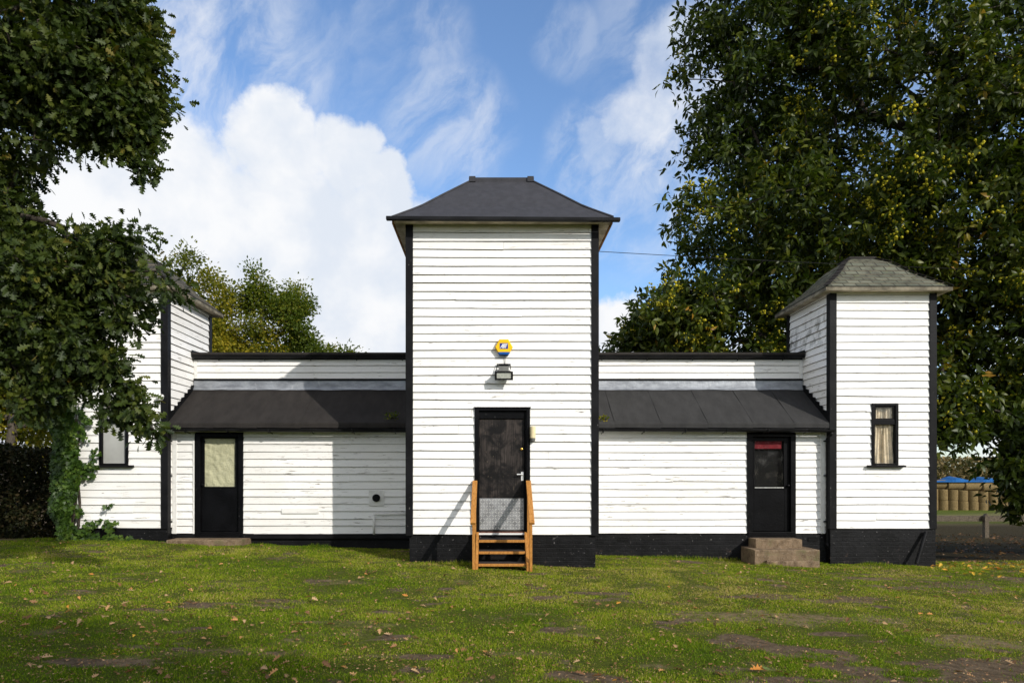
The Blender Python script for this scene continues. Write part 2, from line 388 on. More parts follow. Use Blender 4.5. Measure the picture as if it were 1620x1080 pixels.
DARK = m_plain('dark_interior', (.006, .006, .006), .9, 0, .2, 2, 0)
PAPER = m_plain('pale_green_paper', (.50, .485, .32), .8, 0, .08, 5); CURT = m_plain('old_net_curtain', (.60, .51, .36), .9, 0, .2, 10)
RED = m_plain('red_blind', (.16, .012, .018), .7, 0, .2, 9); FROST = m_plain('frosted_glass', (.36, .36, .34), .28, 0, .12, 1.5, .05)
GLASS = m_glass('dusty_window_glass', .10); GLASS_D = m_glass('door_glass', .008, (.95, .95, .95))
YELLOW = m_plain('yellow_plastic', (.86, .50, .012), .35, 0, .03, 5, 0); BLUE = m_plain('blue_plastic', (.012, .08, .30), .35, 0, .05, 5, 0); NAVY = m_plain('navy_print', (.02, .035, .22), .4, 0, .02, 5, 0)
WPRINT = m_plain('white_print', (.85, .85, .85), .4, 0, .02, 5, 0); GREYP = m_plain('grey_cast_metal', (.16, .16, .15), .5, .2, .1, 9); LENS = m_plain('lamp_reflector', (.36, .36, .31), .25, .3, .15, 30, 0)
CREAM = m_plain('cream_lamp_cover', (.68, .58, .36), .4, 0, .06, 8, 0); PVC = m_plain('white_pvc', (.72, .71, .68), .5, 0, .08, 9, 0)
BARK = m_bark('dark_bark', (.022, .018, .014), (.07, .058, .045)); BARK_G = m_bark('grey_bark', (.05, .043, .035), (.12, .10, .08))
OAKLEAF = m_leaf('oak_leaf', [(0, (.014, .024, .007)), (.45, (.036, .056, .009)), (.85, (.085, .10, .016)), (.94, (.16, .12, .02)), (1, (.30, .13, .012))], .22, .5, .25)
CHESTLEAF = m_leaf('chestnut_leaf', [(0, (.014, .026, .003)), (.5, (.042, .062, .007)), (.86, (.105, .118, .012)), (.95, (.20, .15, .015)), (1, (.26, .14, .014))], .25, .42, .22)
BURR = m_leaf('chestnut_burr', [(0, (.32, .30, .02)), (1, (.66, .56, .05))], .3, .7, .1)
YELLEAF = m_leaf('yellowing_leaf', [(0, (.045, .068, .007)), (.5, (.14, .145, .012)), (1, (.36, .27, .02))], .38, .5, .2)
GRNLEAF = m_leaf('small_green_leaf', [(0, (.034, .06, .007)), (.6, (.095, .125, .013)), (1, (.24, .21, .02))], .38, .5, .2)
IVYLEAF = m_leaf('ivy_leaf', [(0, (.016, .038, .005)), (.6, (.046, .09, .011)), (1, (.12, .17, .026))], .2, .45, .25)
HEDGELEAF = m_leaf('hedge_leaf', [(0, (.007, .009, .004)), (.6, (.016, .019, .006)), (1, (.04, .03, .012))], .1, .6, .1)  # leaf colour darkened to carry the oak's shade on the hedge
GRASSBL = m_leaf('grass_blade', [(0, (.055, .105, .005)), (.4, (.150, .225, .009)), (.7, (.29, .31, .022)), (.88, (.34, .27, .07)), (1, (.46, .35, .16))], .3, .6, .1)
DEADLEAF = m_leaf('fallen_leaf', [(0, (.10, .045, .018)), (.35, (.26, .13, .05)), (.7, (.42, .27, .14)), (.85, (.48, .19, .03)), (1, (.62, .42, .03))], .1, .6, .3)
STRAW = m_plain('straw', (.165, .118, .052), .9, 0, .3, 9); TARP = m_plain('blue_tarpaulin', (.010, .085, .25), .45, 0, .15, 2); POSTW = m_plain('grey_fence_timber', (.11, .09, .065), .85, 0, .35, 12)
SCRUB = m_leaf('dry_scrub', [(0, (.06, .07, .025)), (.5, (.14, .11, .05)), (1, (.26, .19, .09))], .2, .8, .1)
CABLE = m_plain('cable_black', (.012, .012, .013), .6, 0, .1, 9, 0)

# ------------------------------------------------------------------ ground
DIRT_SPOTS = [(-1.6, 5.7, .55, .16), (-.55, 5.8, .35, .12), (2.2, 6.7, .55, .35), (3.9, 5.8, 1.3, .5), (3.9, 6.95, .9, .22), (5.2, 6.3, .8, .45), (.9, 5.4, .5, .2), (2.6, 5.45, .6, .25), (-3.1, 5.3, .3, .1), (-.9, 7.6, .35, .1), (1.6, 9.3, .7, .15), (-.6, 10.0, .6, .14), (4.6, 5.2, 1.2, .35), (3.2, 6.3, .7, .3), (3.4, 7.2, .6, .16), (2.9, 5.9, .5, .25)]
STRAW_SPOTS = [(3.6, 8.0, 1.3, .35), (2.4, 8.05, .5, .25), (5.0, 7.0, .8, .25), (40, 60, 60, 7)]
def spots(X, Y, lst):
    a = np.zeros_like(X)
    for cx, cy, rx, ry in lst: a = np.maximum(a, 1 - np.sqrt(((X - cx) / rx) ** 2 + ((Y - cy) / ry) ** 2) * .62)
    return a
def bare_at(X, Y):
    n = fbm(X * 1.6, Y * 2.6, 4)
    b = np.clip((spots(X, Y, DIRT_SPOTS) + .62 * n - .34) * 2.4, 0, .96)
    g = np.clip((fbm(X * .8 + 40, Y * 1.6 + 9, 4) + .05 * np.clip(X, -4, 6) - .58) * 1.2, 0, .6)
    g = np.maximum(g, .42 * np.clip(fbm(X * 3.1 + 9, Y * 5 + 2, 3) - .15, 0, 1))
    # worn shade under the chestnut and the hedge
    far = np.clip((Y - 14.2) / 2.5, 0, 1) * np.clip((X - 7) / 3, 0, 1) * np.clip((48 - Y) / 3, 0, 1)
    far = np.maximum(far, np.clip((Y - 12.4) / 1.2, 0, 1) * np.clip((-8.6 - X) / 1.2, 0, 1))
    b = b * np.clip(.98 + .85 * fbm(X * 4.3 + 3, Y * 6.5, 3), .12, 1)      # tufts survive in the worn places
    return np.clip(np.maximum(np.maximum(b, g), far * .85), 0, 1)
def straw_at(X, Y): return np.clip((spots(X, Y, STRAW_SPOTS) + .42 * fbm(X * 2.2 + 5, Y * 4, 4) - .22) * 3.0, 0, 1)

def litter_shade_at(X, Y): return np.clip((Y - 14.4) / 1.5, 0, 1) * np.clip((48 - Y) / 3, 0, 1) * np.clip((X - 6) / 2, 0, 1)  # leaf litter whose dark colour also stands in for the chestnut's shade
def build_ground():
    xs = np.concatenate([[-900, -450, -220, -120, -70, -45, -30, -22, -17], np.arange(-14, 15.001, .11), [17, 20, 24, 29, 35, 45, 60, 85, 130, 230, 450, 900]])
    ys = np.concatenate([[-300, -100, -40, -15, -5, 0, 2], np.arange(3.6, 15.5, .09), np.arange(15.8, 35, .7), [38, 42, 47, 53, 60, 68, 76, 88, 100, 130, 180, 300, 600, 1500]])
    X, Y = np.meshgrid(xs, ys); Z = gz(X, Y)
    V = np.stack([X, Y, Z], -1).reshape(-1, 3); nx = len(xs); ny = len(ys)
    i = (np.arange(ny - 1)[:, None] * nx + np.arange(nx - 1)[None]).ravel()
    F = np.stack([i, i + 1, i + nx + 1, i + nx], -1)
    me = bpy.data.meshes.new('ground'); me.from_pydata(V.tolist(), [], F.tolist())
    for nm, fn in (('bare', bare_at), ('straw', straw_at), ('litter_shade', litter_shade_at)):
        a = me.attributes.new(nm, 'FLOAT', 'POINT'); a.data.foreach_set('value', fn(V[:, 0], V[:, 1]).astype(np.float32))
    me.polygons.foreach_set('use_smooth', [True] * len(F))
    m, nt, b = new_mat('lawn_soil'); co = objco(nt)
    n1 = noise(nt, co, 1.3, 6, .65); n2 = noise(nt, co, 55, 5, .7); n3 = noise(nt, co, 9, 5, .7)
    grass = mixc(nt, maprange(nt, n1, .3, .7), (.080, .118, .012), (.145, .165, .024))
    grass = mixc(nt, maprange(nt, n2, .35, .7), (.062, .070, .014), grass)
    dirt = mixc(nt, maprange(nt, n3, .3, .7), (.095, .068, .042), (.19, .14, .092))
    dirt = mixc(nt, math_n(nt, 'MULTIPLY', maprange(nt, n2, .58, .68), .6), dirt, (.27, .21, .15))
    bf = N(nt, 'ShaderNodeAttribute', attribute_name='bare').outputs['Fac']; sf = N(nt, 'ShaderNodeAttribute', attribute_name='straw').outputs['Fac']
    c = mixc(nt, maprange(nt, math_n(nt, 'ADD', bf, math_n(nt, 'MULTIPLY', math_n(nt, 'SUBTRACT', n3, .5), .7)), .3, .6), grass, dirt)
    stw = mixc(nt, n2, (.13, .095, .055), (.36, .27, .16))
    c = mixc(nt, math_n(nt, 'MULTIPLY', sf, maprange(nt, n3, .3, .6)), c, stw)
    lf = N(nt, 'ShaderNodeAttribute', attribute_name='litter_shade').outputs['Fac']
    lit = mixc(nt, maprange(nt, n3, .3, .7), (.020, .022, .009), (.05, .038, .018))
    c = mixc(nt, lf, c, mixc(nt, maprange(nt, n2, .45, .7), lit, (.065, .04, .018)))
    nt.links.new(c, b.inputs['Base Color']); b.inputs['Roughness'].default_value = .95; b.inputs['Specular IOR Level'].default_value = .05
    n4 = noise(nt, co, 160, 3, .7)
    bump(nt, b, math_n(nt, 'ADD', math_n(nt, 'ADD', n2, n3), math_n(nt, 'MULTIPLY', n4, .5)), 1, .035)
    me.materials.append(m)
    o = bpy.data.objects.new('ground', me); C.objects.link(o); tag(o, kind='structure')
build_ground()

# ------------------------------------------------------------------ the building
HX0, HX1, HY = -1.473, 1.813, 11.87           # middle tower: left, right, front
TW, TZ0, TZ1 = 3.286, .534, 5.96
RX0, RX1, TY = 6.787, 8.867, 13.70            # right tower
LX0, LX1 = -8.56, -6.533                      # left tower
WY, UY = 13.88, 14.90                         # lean-to wall, upper wall
bld = thing('weatherboarded_building', 'white weatherboarded building with three towers, black trim and dark lean-to roofs', 'building', (0, 13.5, 0))
def boards(mb, O, u, n, W, z0, z1, pitch, openings=(), lip=.024, joint=.22, seed=1):
    r = random.Random(seed); O = Vector(O); u = Vector(u); n = Vector(n); k = 0; zb = z0
    while zb < z1 - .02:
        zt = min(zb + pitch + .014, z1); bt = r.uniform(.2, .9)
        cuts = [0, W]
        if r.random() < joint and W > 1.6: cuts.insert(1, r.uniform(.25, .75) * W)
        for a, b in zip(cuts[:-1], cuts[1:]):
            if len(cuts) > 2: a += .0015 if a > 0 else 0; b -= .0015 if b < W else 0
            ea, eb = r.gauss(0, .005), r.gauss(0, .005); ph = r.uniform(0, 9); tint = bt + r.uniform(-.08, .08); lp = lip * r.uniform(.82, 1.15); bow = r.gauss(0, .003)
            def P(uu, z):
                f = max(0, 1 - (z - zb) / pitch)
                dz = (ea + (eb - ea) * (uu - a) / max(b - a, .01) + bow * math.sin(math.pi * uu / W) + .0010 * math.sin(uu * 5.1 + ph) + .0008 * math.sin(uu * 13.7 + ph * 3)) * f
                return O + u * uu + Vector((0, 0, z + dz)) + n * (lp * f + .002 * math.sin(uu * 2.1 + ph))
            ze = sorted({zb, zt} | {q for o in openings for q in (o[2], o[3]) if zb < q < zt})
            for za, zc in zip(ze[:-1], ze[1:]):
                iv = [(a, b)]
                for o in openings:
                    if o[2] < zc - 1e-6 and o[3] > za + 1e-6:
                        iv = [q for (s, e) in iv for q in ((s, min(e, o[0])), (max(s, o[1]), e)) if q[1] - q[0] > .004]
                for s, e in iv:
                    m = max(1, int((e - s) / .3)); us = [s + (e - s) * i / m for i in range(m + 1)]
                    for p, q in zip(us[:-1], us[1:]):
                        if za == zb:                              # worn chamfer and dirty underside; dark colour also deepens the lap shadow
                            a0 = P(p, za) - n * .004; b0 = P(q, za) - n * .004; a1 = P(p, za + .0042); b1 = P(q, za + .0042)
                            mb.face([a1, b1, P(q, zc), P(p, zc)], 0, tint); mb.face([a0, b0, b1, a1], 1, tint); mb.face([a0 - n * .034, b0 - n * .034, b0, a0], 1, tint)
                        else: mb.face([P(p, za), P(q, za), P(q, zc), P(p, zc)], 0, tint)
                    for w_, flip in ((s, 0), (e, 1)):
                        pts = [P(w_, za), P(w_, zc), P(w_, zc) - n * .03, P(w_, za) - n * .03]
                        mb.face(pts[::-1] if flip else pts, 0, tint)
        zb += pitch; k += 1
def wall(name, specs, mat, label=None):
    mb = MB()
    for i, sp in enumerate(specs): boards(mb, *sp[:-1], seed=sp[-1]) if not isinstance(sp[-1], dict) else boards(mb, *sp[:-1], **sp[-1])
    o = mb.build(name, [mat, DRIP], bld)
    if label: o['label'] = label
    return o
ex, ey = Vector((1, 0, 0)), Vector((0, 1, 0))
def tower_walls(x0, x1, yf, yb, z0, z1, pitch, opens, mat, sides, seed):
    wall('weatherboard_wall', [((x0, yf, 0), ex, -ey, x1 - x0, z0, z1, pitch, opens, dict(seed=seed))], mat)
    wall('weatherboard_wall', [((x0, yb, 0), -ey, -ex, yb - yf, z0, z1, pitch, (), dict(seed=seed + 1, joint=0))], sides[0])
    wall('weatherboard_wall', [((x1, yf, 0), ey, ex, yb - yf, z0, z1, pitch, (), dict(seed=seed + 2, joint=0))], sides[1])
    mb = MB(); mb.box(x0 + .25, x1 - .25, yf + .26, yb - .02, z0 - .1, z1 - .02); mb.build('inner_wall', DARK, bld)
    mb = MB(); mb.box(x0 + .02, x1 - .02, yb - .015, yb + .01, z0, z1); mb.build('rear_wall', mat, bld)
def corner_posts(x0, x1, yf, yb, z0, z1, w=.108):
    for xa, ya in ((x0, yf), (x1, yf), (x0, yb), (x1, yb)):
        sx = 1 if xa == x0 else -1; sy = 1 if ya == yf else -1
        mb = MB(); xs = sorted((xa - sx * .034, xa + sx * w)); ys = sorted((ya - sy * .034, ya + sy * w))
        mb.box(xs[0], xs[1], ys[0], ys[1], z0, z1); mb.build('corner_board', TRIM, bld, bevel=.006)
# middle tower
door_o = (750 - 645) / 91, (839 - 645) / 91
HOPEN = [((751 - 779) * HY / 1080 - HX0, (838.5 - 779) * HY / 1080 - HX0, .3, EYE + 102.5 * HY / 1080)]
tower_walls(HX0, HX1, HY, HY + TW, TZ0, TZ1, .1455, HOPEN, WHITE, (WHITE, WHITE), 11)
corner_posts(HX0, HX1, HY, HY + TW, TZ0 - .02, TZ1 - .02, .095)
# small towers
RWIN = (1378, 1420, 638, 735); LWIN = (158, 204, 636, 735)
def win_open(w, x0): return ((w[0] - 779) * TY / 1080 - x0, (w[1] - 779) * TY / 1080 - x0, EYE - (w[3] - 748) * TY / 1080, EYE - (w[2] - 748) * TY / 1080)
RZ0 = .496; RZ1 = 5.22
tower_walls(RX0, RX1, TY, TY + 1.95, RZ0, RZ1, .1555, [win_open(RWIN, RX0)], WHITE, (WHITE_S, WHITE), 21)
corner_posts(RX0, RX1, TY, TY + 1.95, RZ0 - .015, RZ1 - .02)
tower_walls(LX0, LX1, TY, TY + 2.1, RZ0, RZ1 + .02, .1555, [win_open(LWIN, LX0)], WHITE, (WHITE, WHITE_W), 31)
corner_posts(LX0, LX1, TY, TY + 2.1, RZ0 - .015, RZ1)
# lean-to and upper walls
WZ0, WZ1 = .372, 2.46
def wdoor(a, b): return ((a - 779) * WY / 1080, (b - 779) * WY / 1080)
LD = wdoor(309, 385.5); RD = wdoor(1181, 1258)
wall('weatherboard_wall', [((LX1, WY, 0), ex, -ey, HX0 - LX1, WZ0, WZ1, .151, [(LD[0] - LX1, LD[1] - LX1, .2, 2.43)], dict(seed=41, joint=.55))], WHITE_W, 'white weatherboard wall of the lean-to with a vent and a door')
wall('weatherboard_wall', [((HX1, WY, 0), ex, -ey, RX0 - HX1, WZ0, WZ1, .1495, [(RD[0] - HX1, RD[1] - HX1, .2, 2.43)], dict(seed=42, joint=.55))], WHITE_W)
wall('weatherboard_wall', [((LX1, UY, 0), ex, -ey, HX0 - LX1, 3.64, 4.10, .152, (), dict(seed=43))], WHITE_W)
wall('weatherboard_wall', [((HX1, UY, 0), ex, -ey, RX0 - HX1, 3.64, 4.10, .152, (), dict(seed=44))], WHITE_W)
for xa, xb in ((LX1 + .03, HX0 - .03), (HX1 + .03, RX0 - .03)):
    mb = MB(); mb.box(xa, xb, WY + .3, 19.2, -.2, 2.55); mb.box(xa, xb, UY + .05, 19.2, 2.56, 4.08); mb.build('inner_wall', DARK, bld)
# white end trims of the lean-to walls
for x in (LX1 + .035, RX0 - .125):
    mb = MB(); mb.box(x, x + .09, WY - .028, WY + .01, WZ0, WZ1); mb.build('end_trim', PVC, bld, bevel=.004)
for x in (LX1 + .03, RX0 - .10):
    mb = MB(); mb.box(x, x + .07, UY - .03, UY + .01, 3.655, 4.06); mb.build('end_trim', PVC, bld, bevel=.004)
for x in (LD[0] - .04,): 
    mb = MB(); mb.box(x, x + .035, WY - .03, WY + .01, WZ0, WZ1 - .06); mb.build('end_trim', PVC, bld)
# plinths
def plinth(x0, x1, y0, y1, z1, jag=0):
    mb = MB(); n = max(2, int((x1 - x0) / .08)); r = random.Random(int(x0 * 100))
    for i in range(n):
        a = x0 + (x1 - x0) * i / n; b = x0 + (x1 - x0) * (i + 1) / n
        if i == 0: h0 = z1
        h1 = z1 - (r.random() * jag if r.random() < .3 else 0)
        mb.face([(a, y0, -.9), (b, y0, -.9), (b, y0, h1), (a, y0, h0)]); mb.face([(a, y0, h0), (b, y0, h1), (b, y0 + .1, h1), (a, y0 + .1, h0)]); h0 = h1
    mb.face([(x0, y1, -.9), (x0, y0, -.9), (x0, y0, z1), (x0, y1, z1)]); mb.face([(x1, y0, -.9), (x1, y1, -.9), (x1, y1, z1), (x1, y0, z1)])
    return mb.build('plinth', PLINTH, bld)
plinth(HX0 + .03, HX1 - .02, HY + .02, HY + TW, TZ0 + .03)
plinth(RX0 - .01, RX1 + .02, TY - .012, TY + 1.95, RZ0 + .0)
plinth(LX0 - .01, LX1 + .02, TY - .012, TY + 2.1, RZ0 + .0)
plinth(LX1 + .025, HX0 + .02, WY + .03, WY + 2, WZ0 - .1); plinth(HX1 - .03, RX0 - .015, WY - .03, WY + 2, WZ0 - .015)
mb = MB(); mb.box(LX1 + .025, HX0 + .01, WY - .035, WY + .06, WZ0 - .105, WZ0 - .004); mb.build('sill_beam', TRIM, bld, bevel=.012)
# air bricks in the right-hand plinth
for a, b in ((977, 994), (1277, 1293)):
    mb = MB(); p = at(a, 849, WY); q = at(b, 856, WY); mb.box(p.x, q.x, WY - .040, WY - .02, q.z, p.z)
    for i in range(9):
        for j in range(2):
            xx = p.x + (q.x - p.x) * (i + .5) / 9; zz = q.z + (p.z - q.z) * (j + .5) / 2
            mb.box(xx - .007, xx + .007, WY - .043, WY - .0405, zz - .015, zz + .015, 1)
    mb.build('air_brick', [PLINTH, DARK], bld)

# hipped roofs with a flared foot and a small flat top
def ring(cx, cy, h, z, k=0): return [Vector((cx - h, cy - h - k, z)), Vector((cx + h, cy - h - k, z)), Vector((cx + h, cy + h + k, z)), Vector((cx - h, cy + h + k, z))]
def spline(rings, n):
    out = []; hs = [r[0] for r in rings]; zs = [r[1] for r in rings]
    for i in range(n + 1):
        t = i / n; h = hs[0] + (hs[-1] - hs[0]) * t
        out.append((h, float(np.interp(-h, [-q for q in hs], zs))))
    return out
def hip_roof(cx, cy, prof, mat, n, lip=0, thick=.05, depth_extra=0, mat_edge=None, cap=.08, capmat=None, jag=0):
    mb = MB(); pr = spline(prof, n); v = 0
    for i in range(n):
        a = ring(cx, cy, pr[i][0] + (lip * .4 if i else 0), pr[i][1] + lip, depth_extra); b = ring(cx, cy, pr[i + 1][0], pr[i + 1][1], depth_extra)
        L = (a[0] - b[0]).length
        for k in range(4):
            k2 = (k + 1) % 4; w0 = pr[i][0]; w1 = pr[i + 1][0]
            m = 10 if lip else 1
            for q in range(m):
                s, e = q / m, (q + 1) / m
                mb.face([a[k].lerp(a[k2], s), a[k].lerp(a[k2], e), b[k].lerp(b[k2], e), b[k].lerp(b[k2], s)], 0, .5,
                        [(-w0 + 2 * w0 * s + 3 * k, i * .135 + .001), (-w0 + 2 * w0 * e + 3 * k, i * .135 + .001), (-w1 + 2 * w1 * e + 3 * k, i * .135 + .134), (-w1 + 2 * w1 * s + 3 * k, i * .135 + .134)])
            if lip:
                c = ring(cx, cy, pr[i][0], pr[i][1] - .004, depth_extra)
                mb.face([c[k], c[k2], a[k2], a[k]], 1)
    e = ring(cx, cy, pr[0][0], pr[0][1] + lip, depth_extra); e2 = ring(cx, cy, pr[0][0], pr[0][1] - thick, depth_extra); s2 = ring(cx, cy, pr[0][0] - .6, pr[0][1] - thick + .05, depth_extra)
    for k in range(4):
        k2 = (k + 1) % 4; mb.face([e2[k], e2[k2], e[k2], e[k]], 1); mb.face([s2[k], s2[k2], e2[k2], e2[k]], 2)
    t = pr[-1]; mb.box(cx - t[0] - .015, cx + t[0] + .015, cy - t[0] - .015 - depth_extra, cy + t[0] + .015 + depth_extra, t[1] - .02, t[1] + cap, 3)
    o = mb.build('tower_roof', [mat, mat_edge or mat, SOFFIT, capmat or mat], bld)
    return o
HC = (.17, HY + TW / 2)
r0 = hip_roof(HC[0], HC[1], [(1.885, 5.955), (1.445, 6.305), (1.047, 6.69), (.60, 7.11)], FELT_T, 18, mat_edge=TRIM, thick=.03, cap=.07)
r0['label'] = 'slate grey felt roof flaring out over the eaves'
mb = MB()                                                         # hip rolls and ridge edging strips
for sx in (-1, 1):
    pts = [Vector((HC[0] + sx * h, HC[1] - h, z + .004)) for h, z in spline([(1.885, 5.955), (1.445, 6.305), (1.047, 6.69), (.60, 7.11)], 8)]
    mb = MB(); mb.tube(pts, .022, 6); mb.build('hip_roll', FELT_T, bld)
for sx in (-.55, .55): mb = MB(); mb.box(HC[0] + sx - .06, HC[0] + sx + .06, HC[1] - .64, HC[1] + .64, 7.095, 7.195); mb.build('ridge_strip', FELT_T, bld)
r1 = hip_roof((RX0 + RX1) / 2, TY + .975, [(1.25, 5.27), (.766, 5.67), (.5, 5.97), (.27, 6.12)], SHING_R, 9, .012, .07, -.03, FASCIA, .05, FELT_L); r1['label'] = 'mossy grey green shingle roof'
r2 = hip_roof((LX0 + LX1) / 2, TY + 1.05, [(1.24, 5.31), (.766, 5.70), (.5, 6.0), (.27, 6.15)], SHING_L, 9, .012, .07, .03, FASCIA, .05, FELT_L); r2['label'] = 'dark brown shingle roof half hidden by leaves'
for cx, cy, pf, mt in (((RX0 + RX1) / 2, TY + .975, [(1.25, 5.27), (.766, 5.67), (.5, 5.97), (.27, 6.12)], FASCIA), ((LX0 + LX1) / 2, TY + 1.05, [(1.24, 5.31), (.766, 5.70), (.5, 6.0), (.27, 6.15)], SHING_L)):
    for sx in (-1, 1):
        mb = MB(); pr = spline(pf, 9)
        for (h, z), (h2, z2) in zip(pr[:-1], pr[1:]): mb.bar((cx + sx * h, cy - h + .02, z + .028), (cx + sx * h2 * 1.02, cy - h2 * 1.02 + .02, z2 + .012), .11, .014)
        mb.build('hip_tile', FELT_L if mt is FASCIA else SHING_L, bld)
mb = MB()                                                         # tower eaves gutter
a = at(611, 345.5, 11.58); b = at(981, 347.8, 11.58)
mb.bar(a, b, .085, .062); o = mb.build('eaves_gutter', PLASTIC, bld, bevel=.01)
mb = MB()                                                         # soffit of the middle tower
for q in ((HX0 - .22, HX1 + .22, HY - .2, HY - .035), (HX0 - .22, HX0 - .035, HY - .03, HY + TW), (HX1 + .035, HX1 + .22, HY - .03, HY + TW)): mb = MB(); mb.box(*q, 5.905, 5.92); mb.build('soffit', SOFFIT, bld)
VERGE = m_plain('bare_brown_verge', (.24, .12, .045), .8, 0, .3, 9)
for x in (HX0 - .245, HX1 + .222): mb = MB(); mb.box(x, x + .023, HY - .2, HY + TW + .1, 5.86, 5.95); mb.build('verge_board', VERGE, bld)

# lean-to roofs, upper roofs, flashings, gutters
def half_pipe(mb, a, b, r, n=7, t=.006):
    a = Vector(a); b = Vector(b); d = (b - a).normalized(); s = d.cross(Vector((0, 0, 1))).normalized()
    pr = [(math.cos(math.pi * k / n) * r, -math.sin(math.pi * k / n) * r) for k in range(n + 1)]; pi = [(q[0] * (1 - t / r), q[1] * (1 - t / r)) for q in pr]
    P = lambda base, q: base + s * q[0] + Vector((0, 0, q[1]))
    for q0, q1, i0, i1 in zip(pr[:-1], pr[1:], pi[:-1], pi[1:]):
        mb.face([P(a, q0), P(a, q1), P(b, q1), P(b, q0)]); mb.face([P(a, i1), P(a, i0), P(b, i0), P(b, i1)])
    for q, i in ((pr[0], pi[0]), (pr[-1], pi[-1])): mb.face([P(a, q), P(b, q), P(b, i), P(a, i)])
    for e in (a, b): mb.face([P(e, q) for q in pr])
def zr(Y): return 2.62 + (Y - 13.70) * (3.43 - 2.62) / 1.2
def lean_to(x0, x1, felt, seams, seed):
    mb = MB(); r = random.Random(seed); xs = [x0] + seams + [x1]
    for i, (a, b) in enumerate(zip(xs[:-1], xs[1:])):
        n = 12; m = 6; sk = r.uniform(-.02, .02)
        def P(u, v):
            X = a + (b - a) * u + (sk * v if 0 < u < 1 else 0); Y = 13.70 + 1.20 * v
            return Vector((X, Y, zr(Y) + .009 * (1 - u) + .006 * math.sin(u * 3 + v * 5 + i) * math.sin(v * 3.1) + .003 * vn(X * 5, Y * 5)))
        for p in range(n):
            for q in range(m): mb.face([P(p / n, q / m), P((p + 1) / n, q / m), P((p + 1) / n, (q + 1) / m), P(p / n, (q + 1) / m)])
            u0, u1 = p / n, (p + 1) / n                           # turned-down front edge with a soft roll
            prv = [P(u0, 0), P(u1, 0)]
            for dy, dz in ((-.018, -.012), (-.026, -.04), (-.024, -.118)):
                w = .004 * math.sin(u0 * 9 + i * 2); w1 = .004 * math.sin(u1 * 9 + i * 2)
                cur = [P(u0, 0) + Vector((0, dy + w, dz)), P(u1, 0) + Vector((0, dy + w1, dz))]
                mb.face([cur[0], cur[1], prv[1], prv[0]]); prv = cur
        mb.face([P(0, 0), P(0, 1), P(0, 1) - Vector((0, 0, .012)), P(0, 0) - Vector((0, 0, .012))])
    mb.box(x0 + .01, x1 - .01, 13.70, WY + .02, 2.462, 2.50, 1)
    return mb.build('lean_to_roof', [felt, TRIM], bld)
o = lean_to(LX1 + .03, HX0 - .03, FELT_L, [-5.6, -4.72, -3.84, -2.9, -2.1], 3); o['label'] = 'brown black felt lean-to roof crossed by the shadow of the tall tower'
o = lean_to(HX1 + .03, RX0 - .03, FELT_R, [2.45, 3.38, 4.32, 5.22, 6.05], 4)
for x0, x1 in ((LX1 + .03, HX0 - .03), (HX1 + .03, RX0 - .03)):
    mb = MB(); r = random.Random(int(x0 * 10)); n = 26               # lead apron, dressed a little unevenly
    for i in range(n):
        a = x0 + (x1 - x0) * i / n; b = x0 + (x1 - x0) * (i + 1) / n
        if i == 0: ja = 0
        jb = r.uniform(-.008, .008)
        mb.face([(a, UY - .075 + ja, 3.405 + ja), (b, UY - .075 + jb, 3.405 + jb), (b, UY - .035, 3.47), (a, UY - .035, 3.47)])
        mb.face([(a, UY - .035, 3.47), (b, UY - .035, 3.47), (b, UY - .028 + jb * .4, 3.615), (a, UY - .028 + ja * .4, 3.615)]); ja = jb
    mb.build('lead_flashing', LEAD, bld)
    mb = MB(); mb.box(x0, x1, UY - .045, UY + .01, 3.612, 3.655); mb.build('batten', TRIM, bld)
    mb = MB(); mb.hexa([(x0, 14.74, 4.15), (x1, 14.74, 4.15), (x1, 19.3, 4.15), (x0, 19.3, 4.15), (x0, 14.74, 4.205), (x1, 14.74, 4.205), (x1, 19.3, 4.23), (x0, 19.3, 4.23)]); mb.build('flat_roof', FELT_L, bld, bevel=.01)
    mb = MB(); mb.box(x0, x1, UY - .028, UY + .02, 4.07, 4.15); mb.build('fascia', TRIM, bld)
    g = MB(); half_pipe(g, (x0 - .0, UY - .10, 4.145), (x1, UY - .10, 4.145), .058)
    g = g.build('gutter', PLASTIC, bld, smooth=False)
    n = 5
    for i in range(n):
        xx = x0 + (x1 - x0) * (i + .55) / n; b = MB(); b.tube([(xx, UY - .10 + .064 * math.cos(t), 4.145 + .064 * math.sin(t)) for t in np.linspace(math.pi, 2 * math.pi, 7)], .009, 5); b.tube([(xx, UY - .03, 4.05), (xx, UY - .09, 4.08)], .01, 5); b.build('bracket', PLASTIC, g)
    lx0, lx1 = (x0 - .09, x1) if x0 < 0 else (x0, x1 + .05)
    g = MB(); half_pipe(g, (lx0, 13.625, 2.485), (lx1, 13.625, 2.465), .056); g = g.build('gutter', PLASTIC, bld)
    for i in range(6):
        xx = x0 + (x1 - x0) * (i + .45) / 6; b = MB(); b.tube([(xx, 13.625 + .062 * math.cos(t), 2.478 + .062 * math.sin(t)) for t in np.linspace(math.pi, 2 * math.pi, 7)], .010 if i % 2 else .016, 5); b.tube([(xx, WY - .02, 2.40), (xx, 13.66, 2.43)], .009, 5); b.build('bracket', PLASTIC, g)
